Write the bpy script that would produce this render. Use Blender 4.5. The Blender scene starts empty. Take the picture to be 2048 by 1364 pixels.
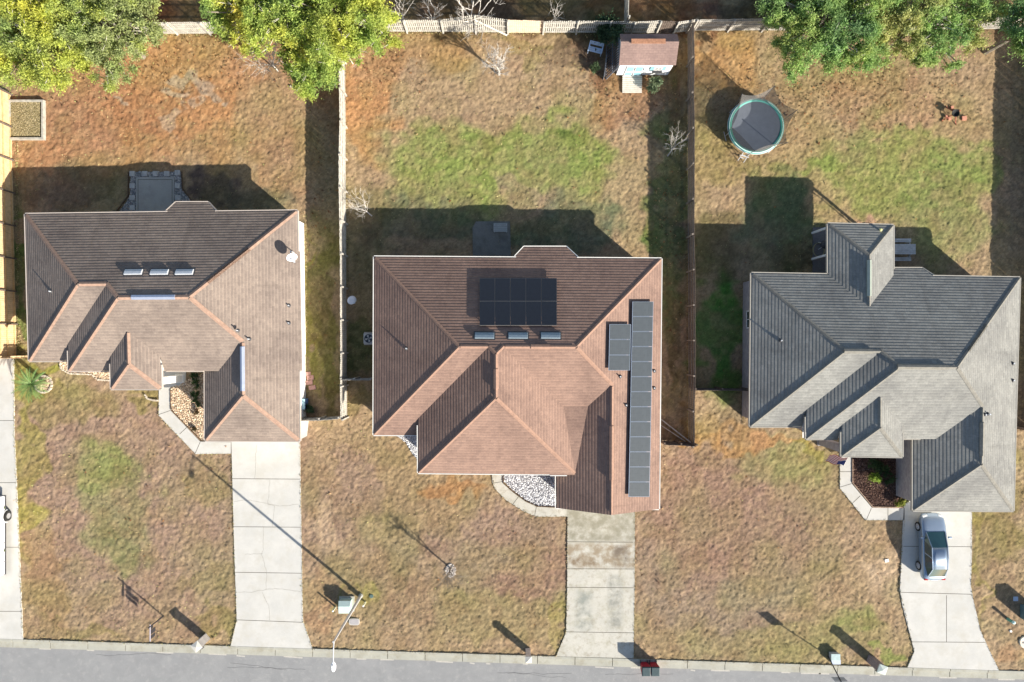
import bpy, math, random
import numpy as np
from mathutils import Vector, Matrix, noise as mnoise
random.seed(7); RNG = np.random.default_rng(11)
R = math.radians
scene = bpy.context.scene
# ------------------------------------------------------------------ camera, sky, sun, exposure
H = 50.0; F = 2048*24/36.0
cam = bpy.data.cameras.new('camera'); cam.lens = 24; cam.sensor_width = 36; cam.clip_end = 3000; cam.clip_start = .5
co = bpy.data.objects.new('camera', cam); scene.collection.objects.link(co)
co.location = (0, 0, H); co.rotation_euler = (0, 0, 0); scene.camera = co
EL = 25.6; SD = Vector((.767, -.64, 0)).normalized()
SUND = Vector((SD.x*math.cos(R(EL)), SD.y*math.cos(R(EL)), math.sin(R(EL))))
w = bpy.data.worlds.new('World'); scene.world = w; w.use_nodes = True
nt = w.node_tree; bg = nt.nodes['Background']; sky = nt.nodes.new('ShaderNodeTexSky')
sky.sky_type = 'NISHITA'; sky.sun_disc = False; sky.sun_elevation = R(EL)
sky.sun_rotation = math.atan2(SD.x, SD.y)
nt.links.new(sky.outputs[0], bg.inputs[0]); bg.inputs[1].default_value = .085
sl = bpy.data.lights.new('sun', 'SUN'); sl.energy = 5.0; sl.angle = R(.5); sl.color = (1, .93, .82)
so = bpy.data.objects.new('sun', sl); scene.collection.objects.link(so)
so.rotation_euler = (-SUND).to_track_quat('-Z', 'Y').to_euler(); so.location = (40, -40, 60)
vs = scene.view_settings; vs.view_transform = 'Standard'; vs.look = 'None'; vs.exposure = 1.1; vs.gamma = 1
scene.render.resolution_x = 1024; scene.render.resolution_y = 682
C = scene.collection

def P(px, py, h=0.0):
    return Vector(((px-1024)/F*(H-h), -(py-682)/F*(H-h), h))
# ------------------------------------------------------------------ materials
def srgb(r, g, b):
    f = lambda c: ((c/255+.055)/1.055)**2.4 if c > 10.3 else c/255/12.92
    return (f(r), f(g), f(b), 1)
MATS = {}
def nn(t, typ, **kw):
    n = t.nodes.new(typ)
    for k, v in kw.items(): setattr(n, k, v)
    return n
def mixc(t, fac, a, b, blend='MIX'):
    m = nn(t, 'ShaderNodeMix', data_type='RGBA', blend_type=blend)
    for s, v in ((m.inputs[0], fac), (m.inputs[6], a), (m.inputs[7], b)):
        if hasattr(v, 'is_linked'): t.links.new(v, s)
        else: s.default_value = v
    return m.outputs[2]
def noise(t, scale, vec, detail=4, rough=.6, lo=.3, hi=.7):
    n = nn(t, 'ShaderNodeTexNoise'); n.inputs['Scale'].default_value = scale
    n.inputs['Detail'].default_value = detail; n.inputs['Roughness'].default_value = rough
    t.links.new(vec, n.inputs['Vector'])
    r = nn(t, 'ShaderNodeMapRange'); r.inputs[1].default_value = lo; r.inputs[2].default_value = hi
    t.links.new(n.outputs[0], r.inputs[0]); return r.outputs[0]
def mat(name, col, rough=.85, var=.25, scale=6, metal=0, bump=0, bscale=40, col2=None, spec=.3, dirt=None, dscale=.5):
    if name in MATS: return MATS[name]
    m = bpy.data.materials.new(name); m.use_nodes = True; t = m.node_tree; b = t.nodes['Principled BSDF']
    b.inputs['Roughness'].default_value = rough; b.inputs['Metallic'].default_value = metal
    b.inputs['Specular IOR Level'].default_value = spec
    g = nn(t, 'ShaderNodeNewGeometry').outputs['Position']
    c = Vector(col[:3]); lo = tuple(c*(1-var))+(1,); hi = tuple(min(x*(1+var), .95) for x in c)+(1,)
    o = mixc(t, noise(t, scale, g), lo, hi)
    if col2: o = mixc(t, noise(t, dscale, g, 5, .6, .42, .6), o, tuple(col2[:3])+(1,))
    if dirt:
        o = mixc(t, noise(t, dscale, g, 6, .7, .45, .75), o, tuple(dirt[:3])+(1,))
    t.links.new(o, b.inputs['Base Color'])
    if bump:
        bn = nn(t, 'ShaderNodeBump'); bn.inputs['Strength'].default_value = bump; bn.inputs['Distance'].default_value = .03
        t.links.new(noise(t, bscale, g, 3, .6, 0, 1), bn.inputs['Height']); t.links.new(bn.outputs[0], b.inputs['Normal'])
    MATS[name] = m; return m
def shingle(name, col, col2, gap=.45, row=.215, big=.35, step=1.25):
    m = bpy.data.materials.new(name); m.use_nodes = True; t = m.node_tree; b = t.nodes['Principled BSDF']
    b.inputs['Roughness'].default_value = .92; b.inputs['Specular IOR Level'].default_value = .12
    uv = nn(t, 'ShaderNodeUVMap').outputs[0]
    br = nn(t, 'ShaderNodeTexBrick'); br.offset = .5; br.inputs['Scale'].default_value = 1
    br.inputs['Brick Width'].default_value = .33; br.inputs['Row Height'].default_value = row
    br.inputs['Mortar Size'].default_value = .012; br.inputs['Mortar Smooth'].default_value = .5
    c = Vector(col[:3]); d = Vector(col2[:3])
    br.inputs['Color1'].default_value = tuple(c)+(1,); br.inputs['Color2'].default_value = tuple(d)+(1,)
    br.inputs['Mortar'].default_value = tuple(c*gap)+(1,)
    t.links.new(uv, br.inputs['Vector'])
    g = nn(t, 'ShaderNodeNewGeometry').outputs['Position']
    o = mixc(t, noise(t, 9, g, 3, .7, .3, .7), br.outputs[0], mixc(t, 1.0, br.outputs[0], (1.3, 1.28, 1.25, 1), 'MULTIPLY'))
    o = mixc(t, noise(t, big, g, 5, .62, .42, .72), o, mixc(t, 1.0, o, (.72, .72, .74, 1), 'MULTIPLY'))
    mp = nn(t, 'ShaderNodeMapping'); mp.inputs['Scale'].default_value = (1.6, .12, 1); t.links.new(uv, mp.inputs[0])
    o = mixc(t, noise(t, 1.0, mp.outputs[0], 4, .6, .55, .8), o, mixc(t, 1.0, o, (.8, .8, .8, 1), 'MULTIPLY'))
    t.links.new(o, b.inputs['Base Color'])
    # each course rises towards its lower edge and drops to the next one
    sx = nn(t, 'ShaderNodeSeparateXYZ'); t.links.new(uv, sx.inputs[0])
    dv = nn(t, 'ShaderNodeMath', operation='DIVIDE'); dv.inputs[1].default_value = row; t.links.new(sx.outputs[1], dv.inputs[0])
    md = nn(t, 'ShaderNodeMath', operation='FRACT'); t.links.new(dv.outputs[0], md.inputs[0])
    zn = nn(t, 'ShaderNodeMapRange', interpolation_type='SMOOTHSTEP'); zn.inputs[1].default_value = .22; zn.inputs[2].default_value = .38; zn.inputs[3].default_value = step; zn.inputs[4].default_value = -step*.28
    t.links.new(md.outputs[0], zn.inputs[0])
    ge = nn(t, 'ShaderNodeNewGeometry'); dw = nn(t, 'ShaderNodeVectorMath', operation='MULTIPLY'); dw.inputs[1].default_value = (1, 1, 0); t.links.new(ge.outputs['Normal'], dw.inputs[0])
    jt = nn(t, 'ShaderNodeMath', operation='MULTIPLY'); t.links.new(zn.outputs[0], jt.inputs[0]); t.links.new(noise(t, 5, g, 3, .6, .1, .6), jt.inputs[1])
    sc = nn(t, 'ShaderNodeVectorMath', operation='SCALE'); t.links.new(dw.outputs[0], sc.inputs[0]); t.links.new(jt.outputs[0], sc.inputs['Scale'])
    sm_ = nn(t, 'ShaderNodeVectorMath', operation='ADD'); t.links.new(ge.outputs['Normal'], sm_.inputs[0]); t.links.new(sc.outputs[0], sm_.inputs[1])
    nz = nn(t, 'ShaderNodeVectorMath', operation='NORMALIZE'); t.links.new(sm_.outputs[0], nz.inputs[0]); t.links.new(nz.outputs[0], b.inputs['Normal'])
    MATS[name] = m; return m
def attrmat(name, rough=.9, transl=0, fine=None, bump=0, bscale=30):
    m = bpy.data.materials.new(name); m.use_nodes = True; t = m.node_tree; b = t.nodes['Principled BSDF']
    b.inputs['Roughness'].default_value = rough; b.inputs['Specular IOR Level'].default_value = .15
    a = nn(t, 'ShaderNodeAttribute', attribute_name='Col').outputs[0]
    g = nn(t, 'ShaderNodeNewGeometry').outputs['Position']
    if fine:
        for sc, lo, hi in fine:
            a = mixc(t, noise(t, sc, g, 3, .7, .32, .68), mixc(t, 1.0, a, tuple([lo]*3)+(1,), 'MULTIPLY'), mixc(t, 1.0, a, (hi, hi*.98, hi*.93, 1), 'MULTIPLY'))
    t.links.new(a, b.inputs['Base Color'])
    if bump:
        bn = nn(t, 'ShaderNodeBump'); bn.inputs['Strength'].default_value = bump; bn.inputs['Distance'].default_value = .06
        t.links.new(noise(t, bscale, g, 3, .7, 0, 1), bn.inputs['Height']); t.links.new(bn.outputs[0], b.inputs['Normal'])
    if transl:
        tr = nn(t, 'ShaderNodeBsdfTranslucent'); t.links.new(a, tr.inputs[0])
        mx = nn(t, 'ShaderNodeMixShader'); mx.inputs[0].default_value = transl
        t.links.new(b.outputs[0], mx.inputs[1]); t.links.new(tr.outputs[0], mx.inputs[2])
        t.links.new(mx.outputs[0], t.nodes['Material Output'].inputs[0])
    MATS[name] = m; return m
# ------------------------------------------------------------------ object helpers
def wloc(o):
    v = Vector((0, 0, 0))
    while o: v += o.location; o = o.parent
    return v
def meta(o, label=None, cat=None, group=None, kind=None):
    for k, v in (('label', label), ('category', cat), ('group', group), ('kind', kind)):
        if v: o[k] = v
    return o
def thing(name, loc, label, cat, group=None, rz=0):
    o = bpy.data.objects.new(name, None); C.objects.link(o); o.location = loc; o.rotation_euler = (0, 0, rz)
    o.empty_display_size = .3
    return meta(o, label, cat, group)
class MB:
    def __init__(s): s.v = []; s.f = []; s.m = []; s.uv = None
    def add(s, vs, fs, mi=0):
        n = len(s.v); s.v += [tuple(v) for v in vs]; s.f += [tuple(i+n for i in f) for f in fs]; s.m += [mi]*len(fs); return s
    def box(s, c, size, rz=0, mi=0, M=None):
        x, y, z = [d/2 for d in size]; cr, sr = math.cos(rz), math.sin(rz); vs = []
        for dz in (-z, z):
            for dx, dy in ((-x, -y), (x, -y), (x, y), (-x, y)):
                p = Vector((dx*cr-dy*sr, dx*sr+dy*cr, dz))
                if M: p = M @ p
                vs.append(p+Vector(c))
        return s.add(vs, [(3, 2, 1, 0), (4, 5, 6, 7), (0, 1, 5, 4), (1, 2, 6, 5), (2, 3, 7, 6), (3, 0, 4, 7)], mi)
    def bar(s, a, b, w, h=None, mi=0, up=(0, 0, 1)):
        a = Vector(a); b = Vector(b); h = h or w; d = b-a; L = d.length
        if L < 1e-6: return s
        d /= L; u = Vector(up)
        if abs(d.dot(u)) > .98: u = Vector((1, 0, 0))
        x = d.cross(u).normalized(); y = x.cross(d).normalized(); vs = []
        for q in (a, b):
            for i, j in ((-1, -1), (1, -1), (1, 1), (-1, 1)): vs.append(q+x*(i*w/2)+y*(j*h/2))
        return s.add(vs, [(3, 2, 1, 0), (4, 5, 6, 7), (0, 1, 5, 4), (1, 2, 6, 5), (2, 3, 7, 6), (3, 0, 4, 7)], mi)
    def tube(s, pts, rads, n=8, mi=0, cap=True):
        pts = [Vector(p) for p in pts]
        if not hasattr(rads, '__len__'): rads = [rads]*len(pts)
        n0 = len(s.v); prev = None
        for i, p in enumerate(pts):
            d = (pts[min(i+1, len(pts)-1)]-pts[max(i-1, 0)]).normalized()
            if prev is None:
                u = Vector((0, 0, 1)) if abs(d.z) < .9 else Vector((1, 0, 0)); x = d.cross(u).normalized()
            else: x = (prev-d*prev.dot(d)).normalized()
            prev = x; y = d.cross(x)
            for k in range(n):
                a = 2*math.pi*k/n; s.v.append(tuple(p+(x*math.cos(a)+y*math.sin(a))*rads[i]))
        for i in range(len(pts)-1):
            for k in range(n):
                a = n0+i*n+k; b = n0+i*n+(k+1) % n; s.f.append((a, b, b+n, a+n)); s.m.append(mi)
        if cap:
            s.f.append(tuple(n0+k for k in reversed(range(n)))); s.m.append(mi)
            s.f.append(tuple(n0+(len(pts)-1)*n+k for k in range(n))); s.m.append(mi)
        return s
    def lathe(s, c, prof, n=24, mi=0):     # prof: (r, z)
        c = Vector(c); n0 = len(s.v)
        for r, z in prof:
            for k in range(n): a = 2*math.pi*k/n; s.v.append((c.x+r*math.cos(a), c.y+r*math.sin(a), c.z+z))
        for i in range(len(prof)-1):
            for k in range(n):
                a = n0+i*n+k; b = n0+i*n+(k+1) % n; s.f.append((a, b, b+n, a+n)); s.m.append(mi)
        return s
    def prism(s, poly, z0, z1, mi=0):
        n = len(poly); vs = [(p[0], p[1], z0) for p in poly]+[(p[0], p[1], z1) for p in poly]
        ar = sum(poly[i][0]*poly[(i+1) % n][1]-poly[(i+1) % n][0]*poly[i][1] for i in range(n))
        fs = [tuple(range(n))[::-1], tuple(range(n, 2*n))]+[(i, (i+1) % n, n+(i+1) % n, n+i) for i in range(n)]
        if ar < 0: fs = [f[::-1] for f in fs]
        return s.add(vs, fs, mi)
    def build(s, name, mats, parent=None, smooth=False, bevel=0, sub=0):
        me = bpy.data.meshes.new(name); off = wloc(parent) if parent else Vector((0, 0, 0))
        vs = [(v[0]-off.x, v[1]-off.y, v[2]-off.z) for v in s.v]
        me.from_pydata(vs, [], s.f)
        if not isinstance(mats, (list, tuple)): mats = [mats]
        for m in mats: me.materials.append(m)
        if len(mats) > 1: me.polygons.foreach_set('material_index', s.m)
        if smooth: me.polygons.foreach_set('use_smooth', [True]*len(me.polygons))
        if s.uv:
            l = me.uv_layers.new(name='UVMap'); l.data.foreach_set('uv', [x for q in s.uv for x in q])
        me.update(); o = bpy.data.objects.new(name, me); C.objects.link(o)
        if parent: o.parent = parent
        if bevel:
            b = o.modifiers.new('bevel', 'BEVEL'); b.width = bevel; b.segments = 2
        if sub:
            b = o.modifiers.new('sub', 'SUBSURF'); b.levels = sub; b.render_levels = sub
        return o
def copy_tree(o, parent=None):
    c = o.copy(); C.objects.link(c); c.parent = parent
    for ch in list(o.children): copy_tree(ch, c)
    return c
# value noise on arrays
def vnoise(x, y, scale, seed):
    r = np.random.default_rng(seed).random((256, 256))
    u = x/scale+77.3; v = y/scale+41.7; iu = np.floor(u).astype(int); iv = np.floor(v).astype(int)
    fu = u-iu; fv = v-iv; fu = fu*fu*(3-2*fu); fv = fv*fv*(3-2*fv); iu %= 256; iv %= 256; ju = (iu+1) % 256; jv = (iv+1) % 256
    return (r[iu, iv]*(1-fu)+r[ju, iv]*fu)*(1-fv)+(r[iu, jv]*(1-fu)+r[ju, jv]*fu)*fv
def sm(e): e = np.clip(e, 0, 1); return e*e*(3-2*e)

# ================================================================== GROUND
CURB = lambda px: 1278+65*px/2048.0        # image line of the lawn edge
lawn_m = attrmat('dry_lawn', fine=[(20, .8, 1.2)], bump=.35, bscale=24)
T1 = srgb(190, 162, 120); OR = srgb(208, 154, 98); PK = srgb(178, 148, 122); GR = srgb(146, 166, 74); DG = srgb(96, 122, 46)
OL = srgb(150, 138, 70); SAND = srgb(226, 196, 152); YG = srgb(172, 164, 68); GY = srgb(206, 184, 150)
BLOBS = [  # px centre, radii, colour, strength, softness
 (380, 150, 330, 170, OR, .95), (150, 290, 160, 60, OR, .5), (200, 260, 190, 100, srgb(196, 140, 92), .7), (560, 260, 90, 120, T1, .7), (480, 300, 170, 50, srgb(184, 152, 96), .6),
 (360, 160, 26, 16, GY, .8), (340, 195, 18, 14, GY, .8), (385, 165, 12, 24, GY, .7), (400, 180, 24, 7, GY, .7), (355, 240, 14, 22, GY, .6), (240, 212, 14, 9, GY, .8), (430, 195, 9, 10, GY, .8), (378, 205, 10, 16, GY, .6),
 (730, 150, 60, 170, OR, .9), (840, 90, 120, 50, srgb(190, 148, 86), .7), (980, 320, 220, 75, GR, .75), (1130, 310, 80, 70, GR, .8), (1000, 270, 110, 22, GR, .6), (1150, 268, 26, 16, DG, .7), (1150, 370, 60, 40, GR, .5), (900, 390, 120, 60, GR, .6),
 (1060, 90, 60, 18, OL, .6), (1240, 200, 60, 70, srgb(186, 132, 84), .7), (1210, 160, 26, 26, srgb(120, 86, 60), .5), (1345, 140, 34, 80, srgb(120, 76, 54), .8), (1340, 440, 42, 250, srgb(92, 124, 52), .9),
 (1040, 380, 40, 30, PK, .5), (570, 330, 60, 60, srgb(190, 145, 100), .5),
 (1450, 120, 80, 70, srgb(206, 158, 92), .8), (1680, 150, 120, 40, OL, .4), (1700, 300, 330, 140, srgb(190, 162, 104), .5), (1790, 350, 150, 80, GR, .7), (1890, 400, 90, 120, GR, .7), (1730, 260, 30, 60, GR, .6), (1880, 400, 70, 60, DG, .25),
 (1830, 235, 70, 30, srgb(200, 160, 120), .8), (1960, 320, 30, 60, GR, .7), (1740, 180, 100, 50, srgb(188, 146, 104), .6), (1650, 350, 60, 14, GR, .7), (1520, 340, 60, 20, OL, .6), (1745, 440, 36, 8, srgb(216, 172, 136), .9),
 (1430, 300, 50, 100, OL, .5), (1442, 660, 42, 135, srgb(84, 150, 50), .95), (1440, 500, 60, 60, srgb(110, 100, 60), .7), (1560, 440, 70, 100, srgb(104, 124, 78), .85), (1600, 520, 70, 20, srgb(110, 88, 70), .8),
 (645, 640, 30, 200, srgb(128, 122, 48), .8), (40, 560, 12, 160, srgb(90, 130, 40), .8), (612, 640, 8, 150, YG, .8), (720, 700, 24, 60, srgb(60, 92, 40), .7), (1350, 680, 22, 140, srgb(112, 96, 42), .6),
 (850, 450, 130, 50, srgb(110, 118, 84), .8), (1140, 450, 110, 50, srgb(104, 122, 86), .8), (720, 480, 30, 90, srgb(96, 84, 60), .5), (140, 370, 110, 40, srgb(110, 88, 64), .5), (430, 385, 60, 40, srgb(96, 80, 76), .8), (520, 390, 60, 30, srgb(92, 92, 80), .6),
 # front lawns
 (1440, 1080, 190, 230, srgb(168, 146, 118), .8), (960, 1120, 200, 150, srgb(170, 145, 116), .8), (770, 1080, 160, 180, srgb(172, 148, 114), .7),
 (300, 1000, 330, 250, PK, .8), (230, 1010, 72, 130, srgb(158, 156, 98), .7), (215, 920, 60, 46, GR, .4), (250, 1100, 50, 40, DG, .25), (52, 960, 26, 160, YG, .8), (60, 760, 40, 50, YG, .85), (130, 800, 80, 40, OL, .6), (100, 730, 60, 12, YG, .9), (290, 800, 60, 20, OL, .7), (420, 960, 40, 50, OL, .35), (420, 1170, 60, 40, OL, .3), (90, 1160, 36, 100, srgb(176, 136, 84), .5),
 (150, 1255, 100, 20, OL, .5), (430, 1255, 30, 30, OL, .6),
 (770, 980, 170, 100, srgb(178, 152, 104), .6), (660, 870, 50, 30, T1, .8), (690, 1000, 70, 80, PK, .7), (640, 1050, 26, 46, SAND, .5), (660, 1090, 36, 30, SAND, .3), (1000, 1080, 130, 70, PK, .6), (1060, 1140, 80, 60, srgb(168, 132, 104), .6), (1000, 1240, 150, 60, srgb(176, 158, 104), .7), (780, 1180, 100, 60, srgb(172, 142, 100), .5), (900, 970, 60, 14, srgb(196, 142, 82), .7), (730, 820, 40, 22, OL, .5), (1120, 1250, 14, 50, YG, .4),
 (640, 1210, 30, 60, srgb(186, 140, 100), .5), (724, 1208, 16, 26, YG, .6), (676, 1205, 10, 16, YG, .5),
 (1440, 1030, 160, 150, srgb(176, 140, 112), .8), (1640, 980, 110, 90, srgb(170, 152, 102), .7), (1560, 920, 90, 60, GR, .35), (1560, 1100, 120, 80, srgb(170, 138, 106), .5), (1420, 820, 40, 30, SAND, .45), (1400, 860, 30, 50, srgb(206, 160, 90), .6), (1470, 880, 100, 20, srgb(202, 152, 84), .7), (1560, 880, 60, 14, OR, .6), (1620, 885, 22, 10, YG, .6),
 (1590, 1280, 220, 50, srgb(172, 158, 100), .7), (1720, 1250, 50, 40, GR, .5), (1790, 1320, 26, 14, GR, .8), (1770, 1130, 26, 60, SAND, .6), (1760, 1120, 50, 18, SAND, .5), (1660, 1180, 80, 60, srgb(176, 150, 108), .6),
 (1990, 1080, 60, 120, OL, .7), (1955, 1080, 10, 140, YG, .5), (2010, 1180, 50, 60, srgb(184, 154, 114), .7), (1990, 900, 60, 60, YG, .6), (2030, 1310, 40, 26, OR, .4),
 (1000, 1120, 1200, 30, T1, .0),
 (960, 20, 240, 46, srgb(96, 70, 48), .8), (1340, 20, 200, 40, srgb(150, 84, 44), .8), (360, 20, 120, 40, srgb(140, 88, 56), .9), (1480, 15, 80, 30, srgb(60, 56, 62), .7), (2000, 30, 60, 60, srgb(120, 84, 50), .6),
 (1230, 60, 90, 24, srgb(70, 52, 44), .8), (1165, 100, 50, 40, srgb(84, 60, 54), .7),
]
def lawn():
    nx, ny = 980, 730; xs = np.linspace(-43, 43, nx); ys = np.linspace(-31, 33, ny)
    X, Y = np.meshgrid(xs, ys, indexing='xy'); PX = X*F/H+1024; PY = 682-Y*F/H
    wx = PX+(vnoise(X, Y, 1.9, 3)-.5)*60+(vnoise(X, Y, .6, 4)-.5)*34; wy = PY+(vnoise(X, Y, 2.1, 5)-.5)*60+(vnoise(X, Y, .6, 6)-.5)*34
    col = np.empty(X.shape+(3,)); col[:] = T1[:3]
    for b in BLOBS:
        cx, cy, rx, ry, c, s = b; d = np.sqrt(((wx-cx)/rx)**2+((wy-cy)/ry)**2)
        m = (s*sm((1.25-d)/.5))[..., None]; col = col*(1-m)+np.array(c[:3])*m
    for sc, sd, tint, am in ((3.2, 21, PK, .35), (1.3, 22, OL, .3), (.8, 23, srgb(150, 110, 78), .3), (2.4, 24, GR, .22), (.45, 25, srgb(214, 184, 130), .3)):
        m = (am*.7*sm((vnoise(X, Y, sc, sd)-.45)/.4))[..., None]; col = col*(1-m)+np.array(tint[:3])*m
    Z = (vnoise(X, Y, .21, 31)-.5)*.06+(np.random.default_rng(9).random(X.shape)-.5)*.05+(vnoise(X, Y, 4, 33)-.5)*.03; col *= (.80+.40*np.random.default_rng(10).random(X.shape))[..., None]; col *= (.80+.40*vnoise(X, Y, .19, 44))[..., None]
    edge = (PY-(1278+65*PX/2048)-3)/3.0; e = np.clip(edge, 0, 1); Z = Z*(1-e)-.5*e
    Z = np.where((np.abs(X) > 42) | (Y > 32), -.1, Z)
    me = bpy.data.meshes.new('lawn'); v = np.stack([X, Y, Z], -1).reshape(-1, 3).astype('f')
    i = np.arange(nx*ny).reshape(ny, nx); q = np.stack([i[:-1, :-1], i[:-1, 1:], i[1:, 1:], i[1:, :-1]], -1).reshape(-1, 4)
    me.vertices.add(len(v)); me.vertices.foreach_set('co', v.ravel())
    me.loops.add(q.size); me.loops.foreach_set('vertex_index', q.ravel().astype('i'))
    me.polygons.add(len(q)); me.polygons.foreach_set('loop_start', (np.arange(len(q))*4).astype('i')); me.polygons.foreach_set('loop_total', np.full(len(q), 4, 'i'))
    me.update(); me.validate()
    a = me.attributes.new('Col', 'FLOAT_COLOR', 'POINT'); c4 = np.ones((len(v), 4), 'f'); lum = col.reshape(-1, 3) @ np.array([.3, .55, .15]); cc = col.reshape(-1, 3); c4[:, :3] = (cc*.95+lum[:, None]*.05)*np.array([.565, .57, .64])
    a.data.foreach_set('color', c4.ravel()); me.polygons.foreach_set('use_smooth', np.ones(len(q), bool)); me.materials.append(lawn_m)
    o = bpy.data.objects.new('lawn', me); C.objects.link(o); meta(o, kind='structure')
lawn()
far_m = mat('far_ground', srgb(140, 112, 76), .95, .3, .4, bump=.4)
b = MB()
for x0, x1, y0, y1 in ((-600, -42.5, -600, 600), (42.5, 600, -600, 600), (-42.5, 42.5, 32.5, 600), (-42.5, 42.5, -600, -30.5)):
    b.add([(x0, y0, -.62 if y1 < 0 else -.06), (x1, y0, -.62 if y1 < 0 else -.06), (x1, y1, -.62 if y1 < 0 else -.06), (x0, y1, -.62 if y1 < 0 else -.06)], [(0, 1, 2, 3)])
meta(b.build('ground', far_m), kind='structure')

def crackmat(name, base, var, dirt=None, rough=.9, stain=None, cracks=None):
    """concrete or asphalt: fine grain, large blotches"""
    m = bpy.data.materials.new(name); m.use_nodes = True; t = m.node_tree; bs = t.nodes['Principled BSDF']
    bs.inputs['Roughness'].default_value = rough; bs.inputs['Specular IOR Level'].default_value = .2
    g = nn(t, 'ShaderNodeNewGeometry').outputs['Position']; c = Vector(base[:3])
    o = mixc(t, noise(t, 22, g, 4, .7, .3, .7), tuple(c*(1-var))+(1,), tuple(c*(1+var))+(1,))
    o = mixc(t, noise(t, .7, g, 5, .6, .35, .75), o, mixc(t, 1.0, o, (.84, .85, .86, 1), 'MULTIPLY'))
    if dirt: o = mixc(t, noise(t, .9, g, 6, .72, .48, .68), o, tuple(dirt[:3])+(1,))
    if stain: o = mixc(t, noise(t, 2.6, g, 6, .75, .52, .8), o, tuple(stain[:3])+(1,))
    t.links.new(o, bs.inputs['Base Color'])
    bn = nn(t, 'ShaderNodeBump'); bn.inputs['Strength'].default_value = .25; bn.inputs['Distance'].default_value = .01
    t.links.new(noise(t, 60, g, 2, .6, 0, 1), bn.inputs['Height']); t.links.new(bn.outputs[0], bs.inputs['Normal'])
    MATS[name] = m; return m
conc = crackmat('clean_concrete', (.53, .515, .475), .05, dirt=(.46, .44, .39))
conc_d = crackmat('stained_concrete', (.49, .47, .41), .08, dirt=(.37, .35, .28), stain=(.24, .2, .14))
conc_k = crackmat('kerb_concrete', (.40, .39, .33), .1, dirt=(.30, .28, .22))
asph = crackmat('asphalt', (.265, .265, .262), .13, dirt=(.225, .225, .225), stain=(.33, .325, .31))
joint_m = mat('joint_dark', (.10, .09, .07), .95, .2, 10)
crack_m = mat('crack_dark', (.30, .28, .24), .95, .3, 10)
def soil(m, bands):
    # weathering with a place of its own on one slab
    t = m.node_tree; bs = t.nodes['Principled BSDF']; src = bs.inputs['Base Color'].links[0].from_socket
    g = nn(t, 'ShaderNodeNewGeometry').outputs['Position']; sx = nn(t, 'ShaderNodeSeparateXYZ'); t.links.new(g, sx.inputs[0])
    for y0, y1, x0, x1, col, sc, lo, hi in bands:
        ms = None
        for ax, a, b_ in ((1, y0, y1), (0, x0, x1)):
            for e, sg in ((a, 1), (b_, -1)):
                r = nn(t, 'ShaderNodeMapRange'); r.inputs[1].default_value = e-sg*.12; r.inputs[2].default_value = e+sg*.25
                t.links.new(sx.outputs[ax], r.inputs[0])
                if ms is None: ms = r.outputs[0]
                else:
                    k = nn(t, 'ShaderNodeMath', operation='MULTIPLY'); t.links.new(ms, k.inputs[0]); t.links.new(r.outputs[0], k.inputs[1]); ms = k.outputs[0]
        k = nn(t, 'ShaderNodeMath', operation='MULTIPLY'); t.links.new(ms, k.inputs[0]); t.links.new(noise(t, sc, g, 5, .65, lo, hi), k.inputs[1])
        src = mixc(t, k.outputs[0], src, tuple(col)+(1,))
    t.links.new(src, bs.inputs['Base Color'])
W_ = lambda x: P(x, 0).x
V_ = lambda y: P(0, y).y
soil(conc_d, [(V_(1084), V_(1010), W_(1130), W_(1275), (.24, .225, .17), 1.4, .25, .6), (V_(1137), V_(1084), W_(1130), W_(1275), (.27, .22, .155), 1.6, .38, .6),
              (V_(1134), V_(1090), W_(1225), W_(1258), (.16, .13, .10), 1.2, .3, .6), (V_(1134), V_(1110), W_(1140), W_(1195), (.2, .15, .1), 2.0, .4, .65),
              (V_(1260), V_(1180), W_(1150), W_(1185), (.25, .26, .23), 1.3, .35, .65), (V_(1260), V_(1150), W_(1215), W_(1245), (.24, .24, .21), 1.5, .35, .65)])
# street and kerb
def cl(px, off=0, h=0): return P(px, CURB(px)+off, h)
b = MB(); xs = list(range(-900, 2951, 385))
for a, c in zip(xs[:-1], xs[1:]):
    p0, p1 = cl(a, 15), cl(c, 15); q1, q0 = p1+Vector((0, -14, 0)), p0+Vector((0, -14, 0))
    b.add([(p.x, p.y, -.09) for p in (q0, q1, p1, p0)], [(0, 1, 2, 3)])
meta(b.build('street', asph), kind='structure')
b = MB(); x = -200
while x < 2300:
    x2 = x+75; g = .6
    for (o0, o1, z0, z1) in ((-1, 4, -.4, .07), (4, 16.5, -.4, -.03)):
        q = [cl(x+g, o0), cl(x2-g, o0), cl(x2-g, o1), cl(x+g, o1)]; b.prism(q, z0, z1)
    x = x2
meta(b.build('kerb', conc_k), kind='structure')
b = MB(); q = [cl(-200, -.5), cl(2300, -.5), cl(2300, 16), cl(-200, 16)]; b.prism(q, -.5, -.05); meta(b.build('kerb_joints', joint_m), kind='structure')
b = MB(); random.seed(5); x = -150
while x < 2250:
    L = random.uniform(.3, 1.2); p = cl(x, 17.5+random.uniform(0, 2)); b.bar(p+Vector((0, 0, -.086)), cl(x+random.uniform(8, 40), 17.5+random.uniform(0, 3))+Vector((0, 0, -.086)), .1, .004); x += random.uniform(30, 150)
meta(b.build('street_edge_sand', mat('pale_sand', (.42, .40, .36), .95, .2, 12)), kind='structure')

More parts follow.
